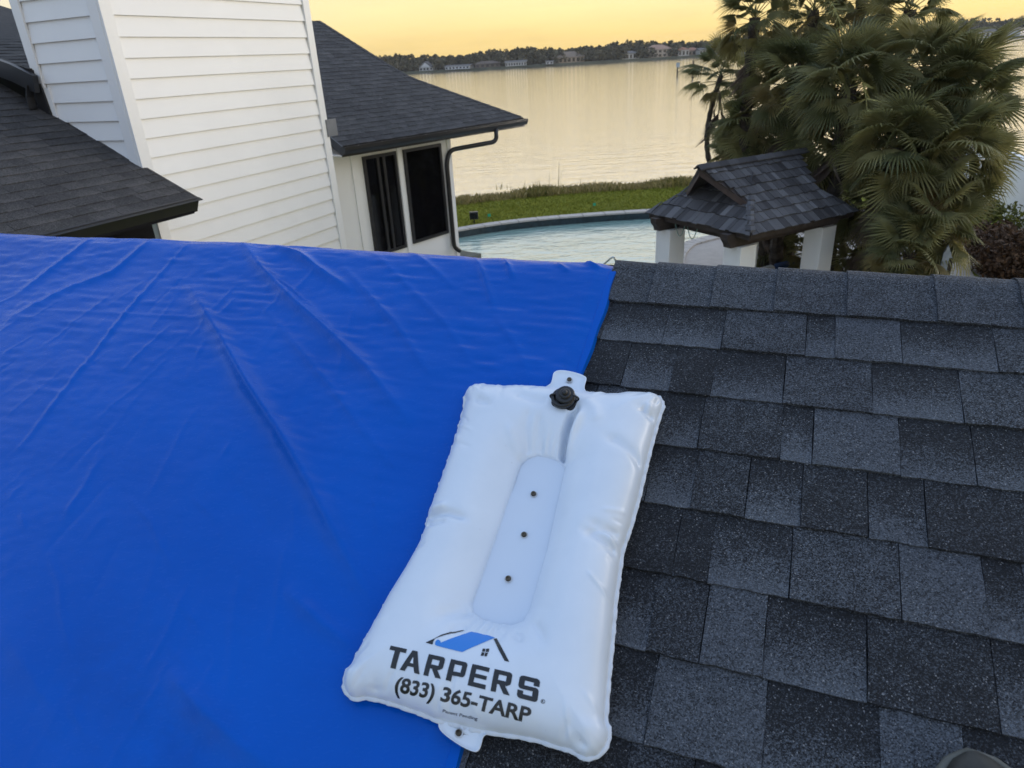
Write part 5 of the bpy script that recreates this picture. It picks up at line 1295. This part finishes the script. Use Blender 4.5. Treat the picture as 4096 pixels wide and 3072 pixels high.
for k in range(6):
    f = k / 5; e = np.array([11.26, 15.9, 0]) * (1 - f) + np.array([10.84, 14.35, 0]) * f
    o = bevel(MB().box(e + Z3 * .07, D2(16), D2(106), Z3, .11, .06, .07).build('edging_stone', M_COP, None, label=('nearest', 'second nearest', 'third nearest', 'fourth nearest', 'second farthest', 'farthest')[5 - k] + ' small pale edging stone in the row along the path', cat='stone', group='edging stones along the path'), .02)
pthm = pave('gravel_path', (.36, .32, .27), 9)
fill_mesh('path', [[np.array(q) for q in ((9.9, 12.6), (11.2, 12.2), (11.0, 14.4), (11.4, 16.0), (12.6, 19.5), (11.9, 19.8), (10.9, 16.3), (10.3, 14.6))]], .013, pthm, kind='structure')
# pointed grey post and its dark side board
pc_ = atd(3789, 1010, 12.4); pt_ = atd(3789, 980, 12.4); pd_ = D2(22 + 90)
post = thing('garden_post', (pc_[0], pc_[1], 0), 'grey wooden post with a pointed top before the low palms', 'post')
hz_ = pt_[2]; M_GW = simple('grey_weathered_wood', (.27, .29, .32), .8, .2, 8, .3, 60)
pf = D2(22)
MB().prism([np.array([*(pc_ + pd_ * x)[:2], z]) for x, z in ((-.055, 0), (.045, 0), (.045, hz_ - .20), (.085, hz_ - .20), (.0, hz_), (-.045, hz_ - .13))], pf * .06).build('board', M_GW, post)
MB().box(np.array([*(pc_ + pd_ * .075 + pf * .06)[:2], (hz_ - .25) / 2]), pd_, pf, Z3, .028, .04, (hz_ - .25) / 2).build('side_board', M_TIM, post)
# wire backed garden chair beside it
wc = atd(3715, 1092, 12.9); ch = thing('garden_chair', (wc[0], wc[1], 0), 'wire garden chair whose arched back just clears the ridge', 'chair'); M_WIRE = simple('grey_wire', (.09, .10, .11), .5)
zt = atd(3715, 1083, 12.9)[2]; zs_ = max(.4, zt - .42)
MB().tube([np.array([*(wc + pd_ * .28 * math.cos(a))[:2], zs_ + (zt - zs_) * math.sin(a)]) for a in np.linspace(0, math.pi, 15)], .012, 6).build('back_frame', M_WIRE, ch)
for k in range(5):
    x = -.18 + .09 * k; hh_ = zs_ + (zt - zs_) * math.sqrt(max(0, 1 - (x / .28) ** 2)) * .82
    MB().tube([np.array([*(wc + pd_ * x)[:2], zs_]), np.array([*(wc + pd_ * (x - .02))[:2], hh_ - .03]), np.array([*(wc + pd_ * (x + .02))[:2], hh_]), np.array([*(wc + pd_ * (x + .045))[:2], zs_])], .007, 5).build('back_wire', M_WIRE, ch)
MB().box(np.array([*(wc - pf * .22)[:2], zs_]), pd_, pf, Z3, .28, .24, .012).build('seat', M_WIRE, ch)
for sx in (-1, 1):
    for sy in (0, 1): MB().tube([np.array([*(wc + pd_ * .26 * sx - pf * .44 * sy)[:2], 0]), np.array([*(wc + pd_ * .26 * sx - pf * .44 * sy)[:2], zs_])], .012, 6).build('leg', M_WIRE, ch)
# outdoor sofa in the gazebo's shade
scn = onz(3150, 1076, .62); sofa = thing('outdoor_sofa', (scn[0], scn[1], 0), 'dark outdoor sofa with blue cushions in the shade behind the gazebo', 'sofa')
M_WICK = simple('dark_wicker', (.02, .018, .016), .8); M_CUSH = simple('blue_cushion', (.02, .05, .13), .8); M_CUSW = simple('white_cushion', (.6, .6, .58), .8)
MB().box(scn - Z3 * (scn[2] - .2), a2, a1, Z3, .75, .38, .2).build('base', M_WICK, sofa)
MB().box(np.array([*(scn + a1 * .36)[:2], .36]), a2, a1, Z3, .75, .07, .24).build('backrest', M_WICK, sofa)
for k, m_ in ((-1, M_CUSW), (0, M_CUSH), (1, M_CUSH)): bevel(MB().box(np.array([*(scn + a2 * .46 * k + a1 * .18)[:2], .56]), a2, a1 * .95 + Z3 * .3, Z3 * .95 - a1 * .3, .2, .07, .17).build('cushion', m_, sofa), .05, 3)
# pool handrail
hD = 14.9; M_STEEL = simple('stainless_rail', (.45, .47, .45), .25, .1, 10, 0, 60, .5, 1.0)
hr = thing('pool_handrail', (*atd(2440, 1060, hD)[:2], 0), 'thin curved metal pool handrail peeking over the ridge', 'handrail')
pp0 = [atd(x, y, hD) for x, y in ((2385, 1082), (2420, 1053), (2446, 1030), (2456, 1029), (2463, 1042), (2466, 1064))]
foot1 = np.array([pp0[0][0] - .25, pp0[0][1] - .1, -.2]); foot2 = np.array([pp0[-1][0] + .02, pp0[-1][1] - .05, .0])
MB().tube(rounded([foot1] + pp0 + [foot2], .06, 4), .021, 8).build('rail', M_STEEL, hr, smooth=True)
MB().lathe(foot2, Z3, [(.05, 0), (.05, .012), (.025, .018)], 12).build('base_flange', M_STEEL, hr)
# lawn spot light and sprinkler flags
sp = onz(1898, 896); sl_ = thing('lawn_spotlight', sp, 'small dark box spotlight on a stake in the lawn by the pool', 'spotlight')
MB().tube([sp, sp + Z3 * .16], .02, 6).build('stake', M_BLACK, sl_); bevel(MB().box(sp + Z3 * .28, (1, 0, 0), (0, 1, 0), (0, 0, 1), .14, .09, .12).build('lamp_box', M_BLACK, sl_), .015)
MB().box(sp + Z3 * .28 - np.array([0, .095, 0]), (1, 0, 0), (0, 1, 0), (0, 0, 1), .11, .006, .09).build('lens', M_GLASS, sl_)
M_FLAG = simple('green_flag', (.03, .42, .24), .6)
for (px, py, lb) in ((1952, 882, 'tiny green marker flag right of the lawn spotlight'), (2372, 838, 'tiny green marker flag in the middle of the lawn')):
    p = onz(px, py); fg = thing('marker_flag', p, lb, 'flag', 'marker flags in the lawn')
    MB().tube([p, p + Z3 * .22], .006, 5).build('wire', M_WIRE, fg); MB().box(p + Z3 * .17 + np.array([.05, 0, 0]), (1, 0, 0), (0, 1, 0), (0, 0, 1), .05, .004, .045).build('flag', M_FLAG, fg)
# weeds along the shore and tufts in the lawn
t = NT('shore_weeds'); at_ = t.n('ShaderNodeAttribute', attribute_name='tone')
M_WEED = t.fin(t.ramp(at_.outputs['Fac'], [(0, (.09, .10, .02)), (.5, (.27, .22, .075)), (1, (.42, .33, .16))]), .85, None, .15)
v = []; f = []; tn = []; SH = np.array(shore[1:-1]); seg = np.r_[0, np.cumsum(np.linalg.norm(np.diff(SH, axis=0), axis=1))]
def blade(p, h, w, tone, lean=.35):
    d = RNG.normal(size=2) * lean * h; a = RNG.random() * 6.28; e = np.array([math.cos(a), math.sin(a), 0]) * w; i0 = len(v)
    v.extend([p - e, p + e, p + np.array([d[0] * .4 + e[0] * .5, d[1] * .4 + e[1] * .5, h * .6]), p + np.array([d[0], d[1], h])]); f.extend([(i0, i0 + 1, i0 + 2), (i0, i0 + 2, i0 + 3)]); tn.extend([tone] * 4)
for k in range(26000):
    s_ = RNG.random() * seg[-1]; x, y = np.interp(s_, seg, SH[:, 0]), np.interp(s_, seg, SH[:, 1])
    cl = .5 + .5 * math.sin(s_ * 1.7) * math.sin(s_ * .63 + 1); dy = RNG.random() ** 1.3 * 1.1 - .1
    blade(np.array([x, y - dy, 0]), (.12 + .20 * RNG.random()) * (.6 + .6 * cl), .018, float(np.clip(.62 + RNG.normal() * .25 - .3 * (cl > .8), 0, 1)))
for (px, n_, h) in ((2205, 5, 1.2), (2140, 12, .5), (2330, 3, .5), (2410, 4, .5), (2470, 3, .55), (2740, 10, .6), (1990, 5, .4), (2050, 4, .4)):
    p = gpt(px, 760)
    for k in range(n_): blade(np.array([p[0] + RNG.normal() * .25, p[1] + .3 * RNG.random(), 0]), h * RNG.uniform(.6, 1), .012, .25 + .3 * RNG.random(), .12)
me = bpy.data.meshes.new('shore_weeds'); me.from_pydata([tuple(q) for q in v], [], f); me.materials.append(M_WEED); set_tone(me, tn)
tag(inst('shore_weeds', me, None, Matrix.Identity(4)), 'strip of dry weeds and reeds along the lawn edge at the lake', 'weeds', kind='stuff')
v = []; f = []; tn = []
t = NT('lawn_blades'); at_ = t.n('ShaderNodeAttribute', attribute_name='tone'); M_LB = t.fin(t.ramp(at_.outputs['Fac'], [(0, (.12, .14, .013)), (1, (.31, .31, .045))]), .8, None, .2)
cin = np.array(COUT)
for k in range(60000):
    p = np.array([RNG.uniform(-3.5, 15), RNG.uniform(20.0, 28.6)])
    sy = np.interp(p[0], SH[:, 0], SH[:, 1])
    if p[1] > sy - .9: continue
    if p[0] < 10.8 and p[1] < np.interp(p[0], cin[:45, 0], cin[:45, 1]) + .03: continue
    if p[0] >= 10.8 and p[0] < 12.3: continue
    blade(np.array([p[0], p[1], 0]), .05 + .05 * RNG.random(), .012, float(np.clip(.5 + RNG.normal() * .3, 0, 1)), .8)
me = bpy.data.meshes.new('lawn_grass'); me.from_pydata([tuple(q) for q in v], [], f); me.materials.append(M_LB); set_tone(me, tn)
tag(inst('lawn_grass', me, None, Matrix.Identity(4)), 'short green mown grass of the lawn beyond the pool', 'grass', kind='stuff')

# ================================================================== AIR
hzm = bpy.data.materials.new('haze_air'); hzm.use_nodes = True; hn = hzm.node_tree; hn.nodes.remove(hn.nodes['Principled BSDF'])
pv = hn.nodes.new('ShaderNodeVolumePrincipled'); pv.inputs['Density'].default_value = HAZE; pv.inputs['Color'].default_value = (.95, .92, .9, 1)
hn.links.new(pv.outputs[0], hn.nodes['Material Output'].inputs['Volume'])
MB().box((0, 950, 17), (1, 0, 0), (0, 1, 0), (0, 0, 1), 1600, 1050, 21).build('haze', hzm, None, kind='stuff', label='thin evening haze over the lake and garden', cat='haze')
